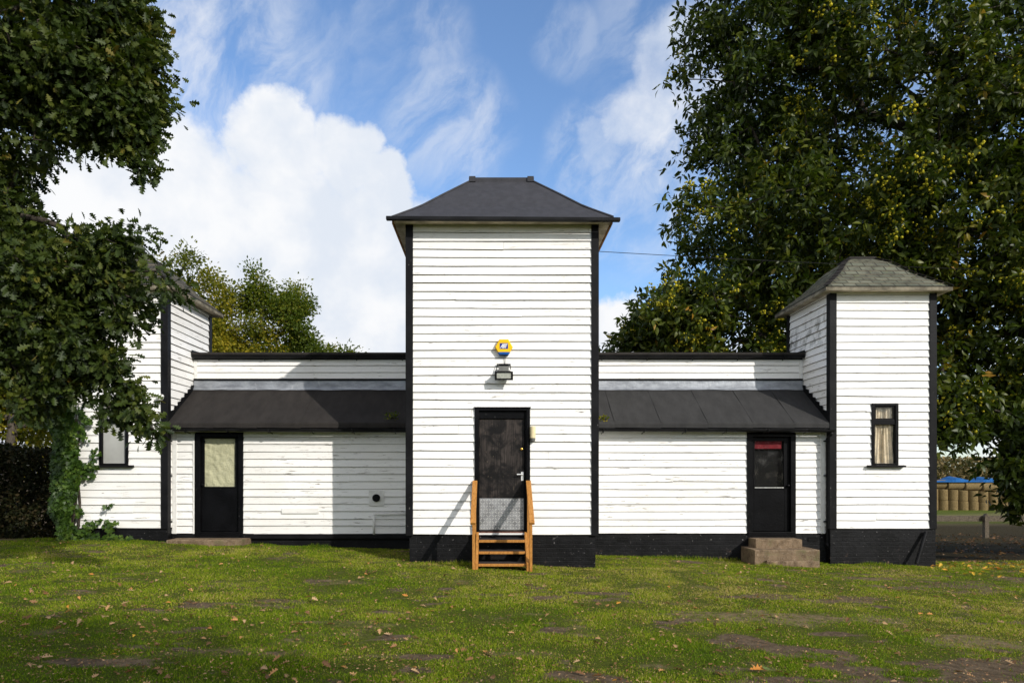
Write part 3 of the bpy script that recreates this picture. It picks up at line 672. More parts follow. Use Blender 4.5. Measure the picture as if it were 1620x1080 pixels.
# stepped flashing where the lean-to meets the small towers, and upstands beside the flat roof
for xf, sx in ((LX1, 1), (RX0, -1)):
    mb = MB(); n = 7; y0, y1 = TY + .1, UY - .02; X = xf + sx * .030
    for k in range(n):
        a = y0 + (y1 - y0) * k / n; b = y0 + (y1 - y0) * (k + 1) / n
        mb.prism([(X, a, zr(a) - .05), (X, b, zr(b) - .05), (X, b + .015, zr(b) + .11), (X, a, zr(b) + .07)], (sx * .005, 0, 0))
    mb.build('stepped_flashing', TRIM, bld); mb = MB(); mb.prism([(X, UY - .16, 4.15), (X, UY + .95, 4.15), (X, UY + .85, 4.30), (X, UY - .14, 4.26)], (sx * .006, 0, 0)); mb.build('roof_upstand', TRIM, bld)
def downpipe(x, ytop, foot, side):
    o = MB(); z0 = at(x, foot, WY - .07).z; px = (x - 779) * (WY - .07) / 1080; Yp = WY - .09
    o.tube([(px, 13.625, 2.42), (px, 13.66, 2.36), (px, Yp, 2.30), (px, Yp, z0 + .12), (px, Yp - .0, z0 + .03)], .033, 10)
    o = o.build('downpipe', PLASTIC, bld, smooth=True)
    s = MB(); s.tube([(px, Yp, z0 + .1), (px, Yp, z0 + .04), (px + side * .03, Yp - .03, z0 + .01), (px + side * .10, Yp - .07, z0 - .015)], [.039, .039, .037, .037], 10); s.build('shoe', PLASTIC, o, smooth=True)
    for z in (2.25, 1.55, .62):
        c = MB(); c.lathe((px, Yp, z - .02), (0, 0, 1), [(0, .042), (.04, .042)], 10); c.box(px - .055, px + .055, Yp + .03, WY - .005, z - .012, z + .012); c.build('pipe_clip', PLASTIC, o)
downpipe(267, 690, 866, -.25); downpipe(1308.5, 690, 866, 1)
# flue, conduit and board patch on the left-hand lean-to wall
f = MB(); p = at(584, 775, WY); q = at(608, 799.5, WY); f.box(p.x, q.x, WY - .034, WY - .02, q.z, p.z); f = f.build('flue_plate', PVC, bld, bevel=.003)
c = at(596, 787, WY); f2 = MB(); f2.lathe((c.x, WY - .03, c.z), (0, -1, 0), [(0, .078), (.05, .078), (.055, .06), (.02, .055), (.02, .0)], 20); f2.build('flue_pipe', BLACK, f)
f = MB(); r_ = .021
f.tube([at(645, 812.5, WY - .05), at(594, 812.5, WY - .05), at(591.5, 815, WY - .05), at(591.5, 845, WY - .05)], r_, 8); f.build('conduit', PVC, bld, smooth=True)
f = MB(); p = at(446.5, 803.5, WY); q = at(505, 811.5, WY); f.hexa([(p.x, WY - .040, q.z), (q.x, WY - .036, q.z), (q.x, WY, q.z), (p.x, WY, q.z), (p.x, WY - .036, p.z), (q.x, WY - .034, p.z), (q.x, WY, p.z), (p.x, WY, p.z)]); f.build('patch_board', WHITE, bld)

# ---- doors and windows
def frame_rect(mb, x0, x1, y0, y1, z0, z1, wl, wr, wt, wb=0, m=0):
    mb.box(x0, x0 + wl, y0, y1, z0, z1, m); mb.box(x1 - wr, x1, y0, y1, z0, z1, m)
    mb.box(x0 + wl + .0006, x1 - wr - .0006, y0 + .002, y1, z1 - wt, z1, m)
    if wb: mb.box(x0 + wl + .0006, x1 - wr - .0006, y0 + .002, y1, z0, z0 + wb, m)
# main door
dx0, dx1 = at(751, 0, HY).x, at(838.5, 0, HY).x; dz0, dz1 = .50, EYE + 102.5 * HY / 1080
sx0, sx1 = at(757.5, 0, HY).x, at(830, 0, HY).x; sz1 = EYE + 86 * HY / 1080
d = MB(); d.box(sx0 + .004, sx1 - .004, HY + .05, HY + .095, dz0 + .085, sz1); door = d.build('main_door', WORN, bld, bevel=.004); door['label'] = 'scuffed dark brown door with metal kick plate'
d = MB(); frame_rect(d, dx0, dx1, HY - .037, HY + .13, dz0 + .034, dz1, sx0 - dx0, dx1 - sx1 - .03, .045); d.box(dx1 - (dx1 - sx1 - .03) - .028, dx1 - (dx1 - sx1 - .03) - .0008, HY + .03, HY + .13, dz0 + .034, dz1 - .05)
d.box(sx0 + .001, sx1 - .002, HY + .02, HY + .125, sz1 + .003, dz1 - .052); d.box(dx0 - .015, dx1 + .015, HY - .05, HY - .002, dz1 + .001, dz1 + .018)
d.build('door_frame', BLACKDOOR, door, bevel=.004)
d = MB(); d.box(sx0, sx1, HY - .03, HY + .09, dz0 + .032, dz0 + .06); d.box(sx0, sx1, HY + .0, HY + .09, dz0 + .0605, dz0 + .082, 1); d.build('threshold', [PVC, m_plain('rotten_threshold', (.12, .06, .045), .8, 0, .5, 20)], door)
kz1 = at(0, 788, HY).z; kz0 = at(0, 838, HY).z
d = MB(); kx1 = at(829, 0, HY).x; d.box(sx0 + .012, kx1 - .002, HY + .046, HY + .0505, kz0, kz1)
nx_, nz_ = 15, 10
for i in range(nx_):
    for j in range(nz_):
        cx = sx0 + .04 + (kx1 - sx0 - .07) * i / (nx_ - 1); cz = kz0 + .03 + (kz1 - kz0 - .06) * j / (nz_ - 1); sgn = 1 if (i + j) % 2 else -1
        d.bar((cx - .014, HY + .0445, cz - .014 * sgn), (cx + .014, HY + .0445, cz + .014 * sgn), .012, .005, (0, -1, 0), 1)
d.build('kick_plate', [STEEL, LOZ], door)
d = MB(); p = at(824.5, 746, HY); q = at(828.7, 760, HY); d.box(p.x, q.x, HY + .040, HY + .05, q.z, p.z); hz = at(0, 750, HY).z; d.tube([(p.x + .025, HY + .04, hz), (p.x + .025, HY - .008, hz), (p.x + .02, HY - .012, hz), (p.x - .075, HY - .012, hz)], .011, 8); d.build('handle', CHROME, door, bevel=.002)
p = at(825.3, 710, HY); d = MB(); d.lathe((p.x, HY + .05, p.z), (0, -1, 0), [(0, .022), (.012, .022), (.016, .012), (.018, .0)], 14); d.build('lock', BRASS, door)
# lean-to doors
def grid_sheet(name, x0, x1, z0, z1, Y, fn, mat, parent, nx=24, nz=40):
    mb = MB(); P = lambda i, j: Vector((x0 + (x1 - x0) * i / nx, Y + fn((x0 + (x1 - x0) * i / nx), (z0 + (z1 - z0) * j / nz)), z0 + (z1 - z0) * j / nz))
    for i in range(nx):
        for j in range(nz): mb.face([P(i, j), P(i + 1, j), P(i + 1, j + 1), P(i, j + 1)])
    return mb.build(name, mat, parent, smooth=False)
def wing_door(X0, X1, slab, glass, left):
    z1 = EYE - (686.5 - 748) * WY / 1080; a, b = ((q - 779) * WY / 1080 for q in slab); g0, g1 = ((q - 779) * WY / 1080 for q in glass[:2]); gz1, gz0 = (EYE - (q - 748) * WY / 1080 for q in glass[2:])
    zb = .36
    d = MB(); yf = WY + .03; d.box(a, g0, yf, yf + .045, zb + .06, z1 - .07); d.box(g1, b, yf, yf + .045, zb + .06, z1 - .07)
    d.box(g0 + .0005, g1 - .0005, yf + .002, yf + .045, gz1, z1 - .072); d.box(g0 + .0005, g1 - .0005, yf + .002, yf + .045, zb + .06, gz0)
    dr = d.build('door', BLACKDOOR, bld, bevel=.004)
    f = MB(); frame_rect(f, X0, X1, WY - .036, WY + .09, zb - .06, z1 + .02, a - X0 - .002, X1 - b - .002, .075); f.box(X0 + .02, X1 - .02, WY - .05, WY + .09, zb - .03, zb + .05, 0); f.build('door_frame', BLACKDOOR, dr, bevel=.004)
    f = MB(); m_ = .016
    for q in ((g0 - .012, g0 + m_), (g1 - m_, g1 + .012)): f.box(q[0], q[1], yf - .008, yf + .012, gz0, gz1)
    f.box(g0 + m_ + .001, g1 - m_ - .001, yf - .006, yf + .012, gz1 - m_, gz1 + .01); f.box(g0 + m_ + .001, g1 - m_ - .001, yf - .012, yf + .012, gz0 - .007, gz0 + .007, 0 if left else 1)
    f.build('glazing_bead', [BLACKDOOR, m_plain('flaked_bead', (.5, .5, .47), .7, 0, .4, 30)], dr)
    f = MB(); f.face([(g0, yf + .013, gz0), (g1, yf + .013, gz0), (g1, yf + .013, gz1), (g0, yf + .013, gz1)]); f.build('glass_pane', GLASS_D, dr)
    if left:
        fn = lambda X, z: .010 * float(vn(X * 13 + z * 7, z * 9 - X * 6)) + .007 * abs(float(vn(X * 48 - z * 20, z * 40 + X * 11)))
        grid_sheet('paper_blind', g0, g1, gz0, gz1, yf + .030, fn, PAPER, dr, 30, 46)
    else:
        fn = lambda X, z: .004 * math.sin(X * 30)
        grid_sheet('red_blind', g0, g1 - .04, gz1 - .17, gz1 - .005, yf + .032, fn, RED, dr, 20, 6)
        f = MB(); f.box(g0 - .02, g1 + .02, yf + .1, yf + .12, gz0 - .1, gz1 + .1); f.build('unlit_room_sheet', DARK, dr)  # black sheet standing in for the unlit room behind the glass
    f = MB(); hx = a + .035 if left else b - .04; f.lathe((hx, yf, gz0 + .04), (0, -1, 0), [(0, .02), (.03, .014), (.04, .026), (.06, .022), (.065, .0)], 12); f.build('door_knob', BLACKDOOR, dr)
    return dr
ld = wing_door(LD[0], LD[1], (318, 378), (321.5, 372.5, 692, 770), True); ld['label'] = 'black half glazed door with crumpled pale paper behind the glass'
rd = wing_door(RD[0], RD[1], (1190, 1250), (1193.5, 1242, 696, 771), False); rd['label'] = 'black half glazed door with a red strip at the top of its dark glass'
def sash(w, kind):
    x0, x1 = ((q - 779) * TY / 1080 for q in w[:2]); z1, z0 = (EYE - (q - 748) * TY / 1080 for q in w[2:])
    fr = MB(); frame_rect(fr, x0, x1, TY - .036, TY + .07, z0, z1, .06, .06, .05, .03); zt = z1 - .385
    fr.box(x0 + .061, x1 - .061, TY - .020, TY + .06, zt - .04, zt + .055)
    win = fr.build('window', BLACKDOOR, bld, bevel=.004)
    s = MB(); xs0, xs1 = at(w[0] - 7.5, 0, TY).x, at(w[1] + 9, 0, TY).x; s.hexa([(xs0, TY - .10, z0 - .05), (xs1, TY - .10, z0 - .05), (xs1, TY + .02, z0 - .05), (xs0, TY + .02, z0 - .05), (xs0, TY - .10, z0 - .012), (xs1, TY - .10, z0 - .012), (xs1, TY + .02, z0 - .001), (xs0, TY + .02, z0 - .001)]); s.build('sill', TRIM, win, bevel=.004)
    if kind == 'clear':
        s = MB(); frame_rect(s, x0 + .062, x1 - .062, TY - .012, TY + .03, zt + .056, z1 - .052, .028, .028, .028, .03); s.build('top_light_frame', BLACKDOOR, win)
    for za, zb_ in ((zt + .056, z1 - .05), (z0 + .03, zt - .04)):
        s = MB(); s.face([(x0 + .06, TY + .02, za), (x1 - .06, TY + .02, za), (x1 - .06, TY + .02, zb_), (x0 + .06, TY + .02, zb_)]); s.build('pane', GLASS if kind == 'clear' else FROST, win)
    if kind == 'clear':
        mid = (x0 + x1) / 2
        def fn(X, z):
            sp = max(0, (zt - z)) ; s_ = X - mid
            return .013 * math.sin(s_ * (95 - 25 * sp) + (2.5 if s_ > 0 else 0) + z * 3 * (1 if s_ > 0 else -1)) + .010 * math.sin(s_ * 40 + z * 2) + (.05 if abs(s_ + .02) < .03 + .10 * max(0, z - z0 - .55) else 0)
        grid_sheet('net_curtain', x0 + .055, x1 - .055, z0 + .02, z1 - .04, TY + .062, fn, CURT, win, 60, 40)
    return win
w1 = sash(RWIN, 'clear'); w1['label'] = 'black framed window with old net curtains'
w2 = sash(LWIN, 'frost'); w2['label'] = 'black framed window with frosted glass behind oak leaves'

# ------------------------------------------------------------------ fittings that hang on the building
def alarm():
    c = at(797, 550, HY - .03); r = .155
    t = thing('alarm_box', 'yellow and blue hexagonal alarm box on the tall tower above the floodlight', 'alarm box', (c.x, HY - .026, c.z - .15))
    def hexp(rr, y, cut=None): return [(c.x + rr * math.cos(math.radians(60 * k)), y, c.z + rr * 1.02 * math.sin(math.radians(60 * k))) for k in range(6)]
    yb, ym, yf = HY - .024, HY - .085, HY - .105
    zc = c.z - .085                                                # the bottom sixth is blue
    def clip(poly, top):
        out = []
        for p, q in zip(poly, poly[1:] + poly[:1]):
            ip, iq = (p[2] >= zc) == top, (q[2] >= zc) == top
            if ip: out.append(p)
            if ip != iq:
                s = (zc - p[2]) / (q[2] - p[2]); out.append((p[0] + (q[0] - p[0]) * s, p[1], zc))
        return out
    for nm, top, mt in (('cover', True, YELLOW), ('lamp_base', False, BLUE)):
        mb = MB(); A, B, F = clip(hexp(r, yb), top), clip(hexp(r, ym), top), clip(hexp(r * .90, yf), top)
        n = len(A)
        for i in range(n):
            j = (i + 1) % n; mb.face([A[i], A[j], B[j], B[i]][::-1]); mb.face([B[i], B[j], F[j], F[i]][::-1])
        mb.face(F[::-1]); mb.build(nm, mt, t)
    x0, x1, z0, z1 = c.x - .072, c.x + .072, c.z - .032, c.z + .068
    mb = MB(); y = yf - .002; mb.box(x0, x1, y, yf - .0005, z0, z1, 0); w = x1 - x0; h = z1 - z0
    def gl(poly): mb.face([(x0 + (.06 + .88 * (p[0] + .13 * p[1])) * w / 1.12, y - .001, z0 + (.14 + .70 * p[1]) * h) for p in poly], 1)
    gl([(0, 0), (.10, 0), (.30, .75), (.30, 1), (.24, 1)]); gl([(.24, .2), (.34, .2), (.34, .38), (.20, .38)]); gl([(.30, 0), (.40, 0), (.40, 1), (.30, 1)])
    gl([(.44, 0), (.53, 0), (.53, 1), (.44, 1)]); gl([(.53, 0), (.62, 0), (.70, .2), (.60, .26), (.57, .18), (.53, .18)]); gl([(.53, 1), (.62, 1), (.70, .8), (.60, .74), (.57, .82), (.53, .82)]); gl([(.60, .26), (.70, .2), (.70, .8), (.60, .74)])
    gl([(.64, .82), (1, .82), (1, 1), (.64, 1)]); gl([(.77, 0), (.87, 0), (.87, .82), (.77, .82)])
    mb.build('badge', [NAVY, WPRINT], t)
alarm()
def flood():
    c = at(797, 592, HY - .12)
    t = thing('floodlight', 'grey rectangular floodlight with dark rim on the tall tower below the alarm box', 'floodlight', (c.x, HY - .03, c.z))
    w, h = .15, .105; yf = HY - .20
    mb = MB(); mb.hexa([(c.x - w, yf, c.z - h), (c.x + w, yf, c.z - h), (c.x + w * .7, HY - .07, c.z - h * .5), (c.x - w * .7, HY - .07, c.z - h * .5), (c.x - w, yf + .01, c.z + .03), (c.x + w, yf + .01, c.z + .03), (c.x + w * .7, HY - .07, c.z + h * .75), (c.x - w * .7, HY - .07, c.z + h * .75)])
    mb.build('lamp_body', GREYP, t, bevel=.006)
    rim = MB(); frame_rect(rim, c.x - w - .006, c.x + w + .006, yf - .022, yf - .001, c.z - h - .006, c.z + .035, .028, .028, .024, .028); rim.build('rim', BLACKDOOR, t)
    zt_ = c.z + .012; l = MB(); l.hexa([(c.x - w + .03, yf - .012, c.z - h + .02), (c.x + w - .03, yf - .012, c.z - h + .02), (c.x + w - .03, yf - .002, c.z - h + .02), (c.x - w + .03, yf - .002, c.z - h + .02), (c.x - w + .03, yf - .012, zt_), (c.x + w - .03, yf - .012, zt_), (c.x + w - .03, yf - .002, zt_), (c.x - w + .03, yf - .002, zt_)]); l.build('lens', LENS, t)
    k = MB(); k.box(c.x - .085, c.x + .085, HY - .15, HY - .055, c.z + h * .5, c.z + h + .03); k.build('junction_box', GREYP, t, bevel=.005)
    k = MB(); k.tube([(c.x - .12, HY - .05, c.z + h + .075), (c.x + .12, HY - .05, c.z + h + .075)], .013, 8); k.tube([(c.x - .11, HY - .05, c.z + h + .07), (c.x - .15, HY - .11, c.z)], .007, 5); k.tube([(c.x + .11, HY - .05, c.z + h + .07), (c.x + .12, HY - .08, c.z + .09)], .007, 5); k.box(c.x - .08, c.x + .08, HY - .06, HY - .02, c.z + h + .058, c.z + h + .088); k.build('bracket', BLACKDOOR, t)
    k = MB(); k.tube([(c.x + .022, HY - .03, c.z + h + .08), (c.x + .024, HY - .03, c.z + h + .2), (c.x + .01, HY - .03, c.z + h + .27)], .005, 5); k.build('cable', GREYP, t)
flood()
def bulkhead():
    p = at(842.5, 684, HY)
    t = thing('wall_lamp', 'cream cylindrical wall lamp at the right edge of the main door frame', 'lamp', (p.x, HY - .03, p.z))
    mb = MB(); mb.lathe((p.x, HY - .075, p.z - .10), (0, 0, 1), [(0, .048), (.19, .05), (.2, .046), (.205, .0)], 16); mb.build('lamp_cover', CREAM, t, smooth=False)
    mb = MB(); mb.lathe((p.x + .002, HY - .07, p.z - .165), (0, 0, 1), [(0, .025), (.02, .04), (.064, .046)], 14); mb.box(p.x - .04, p.x + .04, HY - .05, HY - .026, p.z - .15, p.z + .05); mb.build('lamp_base', GREYP, t)
bulkhead()
def globe():
    p = at(255, 629, TY - .05)
    t = thing('globe_lamp', 'small white globe lamp near the corner of the left tower above the door', 'lamp', (p.x, TY - .03, p.z))
    mb = MB(); mb.lathe((p.x, TY - .10, p.z - .07), (0, 0, 1), [(.07 - .07 * math.cos(a), .07 * math.sin(a)) for a in np.linspace(0, math.pi, 11)], 16); mb.build('globe', PVC, t, smooth=True)
    mb = MB(); mb.lathe((p.x + .01, TY - .022, p.z + .03), (0, -1, 0), [(0, .04), (.03, .04), (.05, .02)], 12); mb.build('mount', PVC, t)
globe()
def wire():
    mb = MB(); a = at(945, 403, 12.6); b = at(1760, 431, 18.5); a = Vector((HX1 + .05, 12.4, a.z))
    mb.tube([a.lerp(b, s) - Vector((0, 0, .25 * 4 * s * (1 - s) * .25)) for s in np.linspace(0, 1, 20)], .006, 5)
    o = mb.build('overhead_cable', CABLE); tag(o, 'thin overhead cable running from the tall tower to the right past the chestnut', 'cable')
    mb = MB(); mb.tube([(HX1 + .05, 12.4, a.z), (HX1 + .047, 12.3, 4.6), (HX1 + .05, 12.35, 3.9)], .006, 5); o = mb.build('drop_cable', CABLE); tag(o, 'thin cable hanging down the right side of the tall tower', 'cable')
wire()

# ------------------------------------------------------------------ steps
def wooden_steps():
    t = thing('wooden_steps', 'orange stained timber steps with two handrails below the main door', 'steps', (.15, 11.3, 0))
    xl, xr = at(757, 0, 11.5).x, at(831, 0, 11.5).x
    treads = [(11.80, 11.56, .47), (11.60, 11.34, .30), (11.38, 11.12, .125)]
    for yb, yf, z in treads:
        mb = MB(); mb.box(xl + .002, xr - .002, yf, yb, z - .045, z, 0); o = mb.build('tread', TIMBER, t, bevel=.005)
        mb = MB(); mb.box(xl + .01, xr - .01, yf + .012, yb - .01, z + .0015, z + .006); mb.build('grip_strip', TREAD, o)
    for x, s in ((xl, -1), (xr, 1)):
        xs = sorted((x, x + s * .045)); g = float(gz(x, 11.2)) - .03
        mb = MB(); mb.prism([(xs[0], 11.86, .58), (xs[0], 11.80, .58), (xs[0], 11.06, .14), (xs[0], 11.06, g), (xs[0], 11.26, g), (xs[0], 11.86, .28)], (xs[1] - xs[0], 0, 0)); mb.build('stringer', TIMBER, t, bevel=.004)
        xo = sorted((x + s * .047, x + s * .092))
        mb = MB(); mb.box(xo[0], xo[1], 11.04, 11.10, g - .02, .93); mb.build('post', TIMBER, t, bevel=.004)
        mb = MB(); mb.box(xo[0], xo[1], 11.78, 11.835, float(gz(x, 11.8)) - .05, 1.40); mb.build('post', TIMBER, t, bevel=.004)
        mb = MB(); xm = x + s * .070; mb.bar((xm, 11.84, 1.455), (xm + s * .006, 10.86, .795), .085, .045); mb.build('handrail', TIMBER, t, bevel=.005)
        mb = MB(); mb.bar((x + s * .035, 11.77, .92), (x + s * .035, 11.1, .50), .022, .09); mb.build('mid_rail', TIMBER, t, bevel=.004) if False else None
wooden_steps()
def concrete_block(mb, x0, x1, y0, y1, z0, z1, seed):
    n = 14; r = random.Random(seed)
    def edge(i): return .010 * math.sin(i * 1.7 + seed) + r.uniform(-.006, .006)
    tops = [(x0 + (x1 - x0) * i / n, y0 + edge(i), z1 + edge(i + 3) * .6) for i in range(n + 1)]
    for a, b in zip(tops[:-1], tops[1:]):
        ar = (a[0], a[1] + .015, a[2] + .006); br = (b[0], b[1] + .015, b[2] + .006)
        mb.face([(a[0], y0 - .004, z0), (b[0], y0 - .004, z0), (b[0], b[1], b[2] - .012), (a[0], a[1], a[2] - .012)]); mb.face([(a[0], a[1], a[2] - .012), (b[0], b[1], b[2] - .012), br, ar]); mb.face([ar, br, (b[0], y1, z1), (a[0], y1, z1)])
    a, b = tops[0], tops[-1]
    mb.face([(x0, y1, z0), (x0, y0 - .004, z0), (a[0], a[1], a[2] - .012), (a[0], a[1] + .015, a[2] + .006), (x0, y1, z1)]); mb.face([(x1, y0 - .004, z0), (x1, y1, z0), (x1, y1, z1), (b[0], b[1] + .015, b[2] + .006), (b[0], b[1], b[2] - .012)])
def concrete_steps():
    t = thing('concrete_steps', 'two worn concrete steps below the door with the red strip', 'steps', (5.8, 13.5, -.2))
    Y1, Y2 = 13.12, 13.45
    p, q = at(1194, 866, Y1), at(1296.5, 866, Y1); z1 = at(0, 870, Y1).z
    mb = MB(); concrete_block(mb, p.x, q.x, Y1, WY - .035, -.6, z1, 5); mb.build('lower_step', CONC, t)
    p, q = at(1196, 851, Y2), at(1269, 851, Y2); z2 = at(0, 853, Y2).z
    mb = MB(); concrete_block(mb, p.x, q.x, Y2, WY - .034, z1 - .02, z2, 8); mb.build('upper_step', CONC, t)
    p, q = at(1213, 0, 13.06), at(1296, 0, 13.06); mb = MB(); concrete_block(mb, p.x, q.x, 13.03, Y1 + .05, -.6, z1 - .20, 9); mb.build('step_footing', CONC, t)
    mb = MB(); Y = 13.5; p, q = at(268, 0, Y), at(386, 0, Y); concrete_block(mb, p.x, q.x, Y - .12, WY + .02, -.4, at(0, 854, Y - .12).z, 12)
    o = mb.build('concrete_doorstep', CONC); tag(o, 'low mossy concrete slab before the door with pale paper in its glass', 'doorstep')
concrete_steps()
mb = MB(); mb.tube([at(1464.5, 841, TY - .06), at(1449.5, 891, TY - .22)], .032, 8); o = mb.build('leaning_pole', BLACK); tag(o, 'short black pole leaning on the plinth of the right tower', 'pole')

# ------------------------------------------------------------------ trees and plants
OAK_T = [(0, 0, 0), (.14, .12, .02), (.06, .22, .03), (.30, .36, .05), (.10, .44, .04), (.40, .64, .06), (.13, .70, .03), (.27, .88, .02), (.08, .97, -.02), (0, 1.0, -.03),
         (-.14, .12, .02), (-.06, .22, .03), (-.30, .36, .05), (-.10, .44, .04), (-.40, .64, .06), (-.13, .70, .03), (-.27, .88, .02), (-.08, .97, -.02)]
OAK_F = [(0, 1, 2, 3, 4, 5, 6, 7, 8, 9), (0, 9, 17, 16, 15, 14, 13, 12, 11, 10)]
LAN_T = [(0, 0, 0), (.16, .28, .05), (.19, .55, .02), (0, 1, -.22), (-.19, .55, .02), (-.16, .28, .05), (0, .3, 0), (0, .6, -.04)]
LAN_F = [(0, 1, 6), (1, 2, 7, 6), (2, 3, 7), (0, 6, 5), (6, 7, 4, 5), (7, 3, 4)]
OVA_T = [(0, 0, 0), (.3, .45, .07), (.0, 1, -.05), (-.3, .45, .07)]
OVA_F = [(0, 1, 2), (0, 2, 3)]
IVY_T = [(0, 0, 0), (.45, -.05, .03), (.32, .35, .05), (.5, .55, .02), (.2, .62, .03), (0, 1, -.06), (-.2, .62, .03), (-.5, .55, .02), (-.32, .35, .05), (-.45, -.05, .03)]
IVY_F = [(0, 1, 2, 3, 4, 5), (0, 5, 6, 7, 8, 9)]
_ph = (1 + 5 ** .5) / 2
ICO_V = unit(np.array([(-1, _ph, 0), (1, _ph, 0), (-1, -_ph, 0), (1, -_ph, 0), (0, -1, _ph), (0, 1, _ph), (0, -1, -_ph), (0, 1, -_ph), (_ph, 0, -1), (_ph, 0, 1), (-_ph, 0, -1), (-_ph, 0, 1)], float))
ICO_F = [(0, 11, 5), (0, 5, 1), (0, 1, 7), (0, 7, 10), (0, 10, 11), (1, 5, 9), (5, 11, 4), (11, 10, 2), (10, 7, 6), (7, 1, 8), (3, 9, 4), (3, 4, 2), (3, 2, 6), (3, 6, 8), (3, 8, 9), (4, 9, 5), (2, 4, 11), (6, 2, 10), (8, 6, 7), (9, 8, 1)]
_spk = [list(v) for v in ICO_V]; SPK_F = []
for f in ICO_F:                                                   # spiny husk: a point on every face
    c = sum(ICO_V[i] for i in f); c = c / np.linalg.norm(c) * 1.5; _spk.append(list(c)); k = len(_spk) - 1
    for i in range(3): SPK_F.append((f[i], f[(i + 1) % 3], k))
SPK_T = np.array(_spk) * .72
def in_ellipsoids(lst, r, shell=.45):
    out = []
    for (cx, cy, cz, rx, ry, rz, n) in lst:
        d = unit(r.normal(size=(n, 3))); rad = r.random((n, 1)) ** shell
        out.append(np.array((cx, cy, cz)) + d * rad * np.array((rx, ry, rz)))
    return np.concatenate(out)
def skeleton(trunk, targets, r, alpha=.3, seg=.55, jit=.09, rise=.1):
    P = np.zeros((len(targets) * 30 + 200, 3)); par = []; pl = np.zeros(len(P)); n = 0
    for i, p in enumerate(trunk):
        P[n] = p; par.append(i - 1); pl[n] = 0 if i == 0 else pl[n - 1] + np.linalg.norm(P[n] - P[n - 1]) * .3; n += 1
    base = n; tips = []
    top = np.array(trunk[-1]); order = np.argsort(np.linalg.norm(targets - top, axis=1))
    k0 = max(0, len(trunk) // 2 - 1)
    for ti in order:
        t = targets[ti]; d = np.linalg.norm(P[k0:n] - t, axis=1); j = k0 + int(np.argmin(d + alpha * pl[k0:n]))
        dist = np.linalg.norm(t - P[j]); m = max(1, int(round(dist / seg))); a = P[j].copy(); prev = j
        for s in range(1, m + 1):
            f = s / m; q = a + (t - a) * f + (r.normal(size=3) * jit * min(1, dist / 2) if s < m else 0) + np.array((0, 0, rise * dist * math.sin(math.pi * f) * .5))
            if n >= len(P): break
            P[n] = q; par.append(prev); pl[n] = pl[prev] + dist / m; prev = n; n += 1
        tips.append(prev)
    cnt = np.zeros(n)
    for t in tips:
        i = t
        while i >= 0: cnt[i] += 1; i = par[i]
    return P[:n], par, cnt, base
def limbs(P, par, cnt, tip, rmax, power=.5, trunk_r=None):
    mb = MB(); rad = np.minimum(tip * np.maximum(cnt, 1) ** power, rmax)
    if trunk_r is not None:
        for i, q in enumerate(trunk_r): rad[i] = q
    for i in range(1, len(P)):
        j = par[i]; sides = 9 if rad[i] > .08 else (6 if rad[i] > .03 else 4)
        mb.tube([P[j], P[i]], [min(rad[j], rad[i] * 1.5), rad[i]], sides, caps=False)
    return mb, rad
def scatter_leaves(nm, tips, r, per, spread, size, T, F, droop=.3, tints=(0, 1), tint_pow=1., centre=None, flat=1., mat=0, upb=.6, lo=.7):
    n = len(tips) * per; base = np.repeat(tips, per, axis=0)
    off = r.normal(size=(n, 3)) * np.array((spread, spread, spread * flat)) * .62
    pos = base + off
    ax = unit(off + r.normal(size=(n, 3)) * spread * .55 + (0 if centre is None else unit(base - centre) * spread * .3)); ax[:, 2] -= droop; ax = unit(ax)
    up = r.normal(size=(n, 3)) * .75 + np.array((0, -.12, upb))
    s_, a_, n_ = frames(ax, up)
    clump = np.repeat(r.random(len(tips)), per)
    low = .22 * vn(pos[:, 0] * .7 + 5, pos[:, 2] * .7 + pos[:, 1] * .4) if len(tips) > 5000 else 0
    tint = np.clip(low + tints[0] + (tints[1] - tints[0]) * (.55 * clump + .45 * r.random(n)) ** tint_pow, 0, 1)
    nm.add(T, F, pos, s_, a_, n_, size * (lo + (1.25 - lo) * r.random(n)), tint, mat)
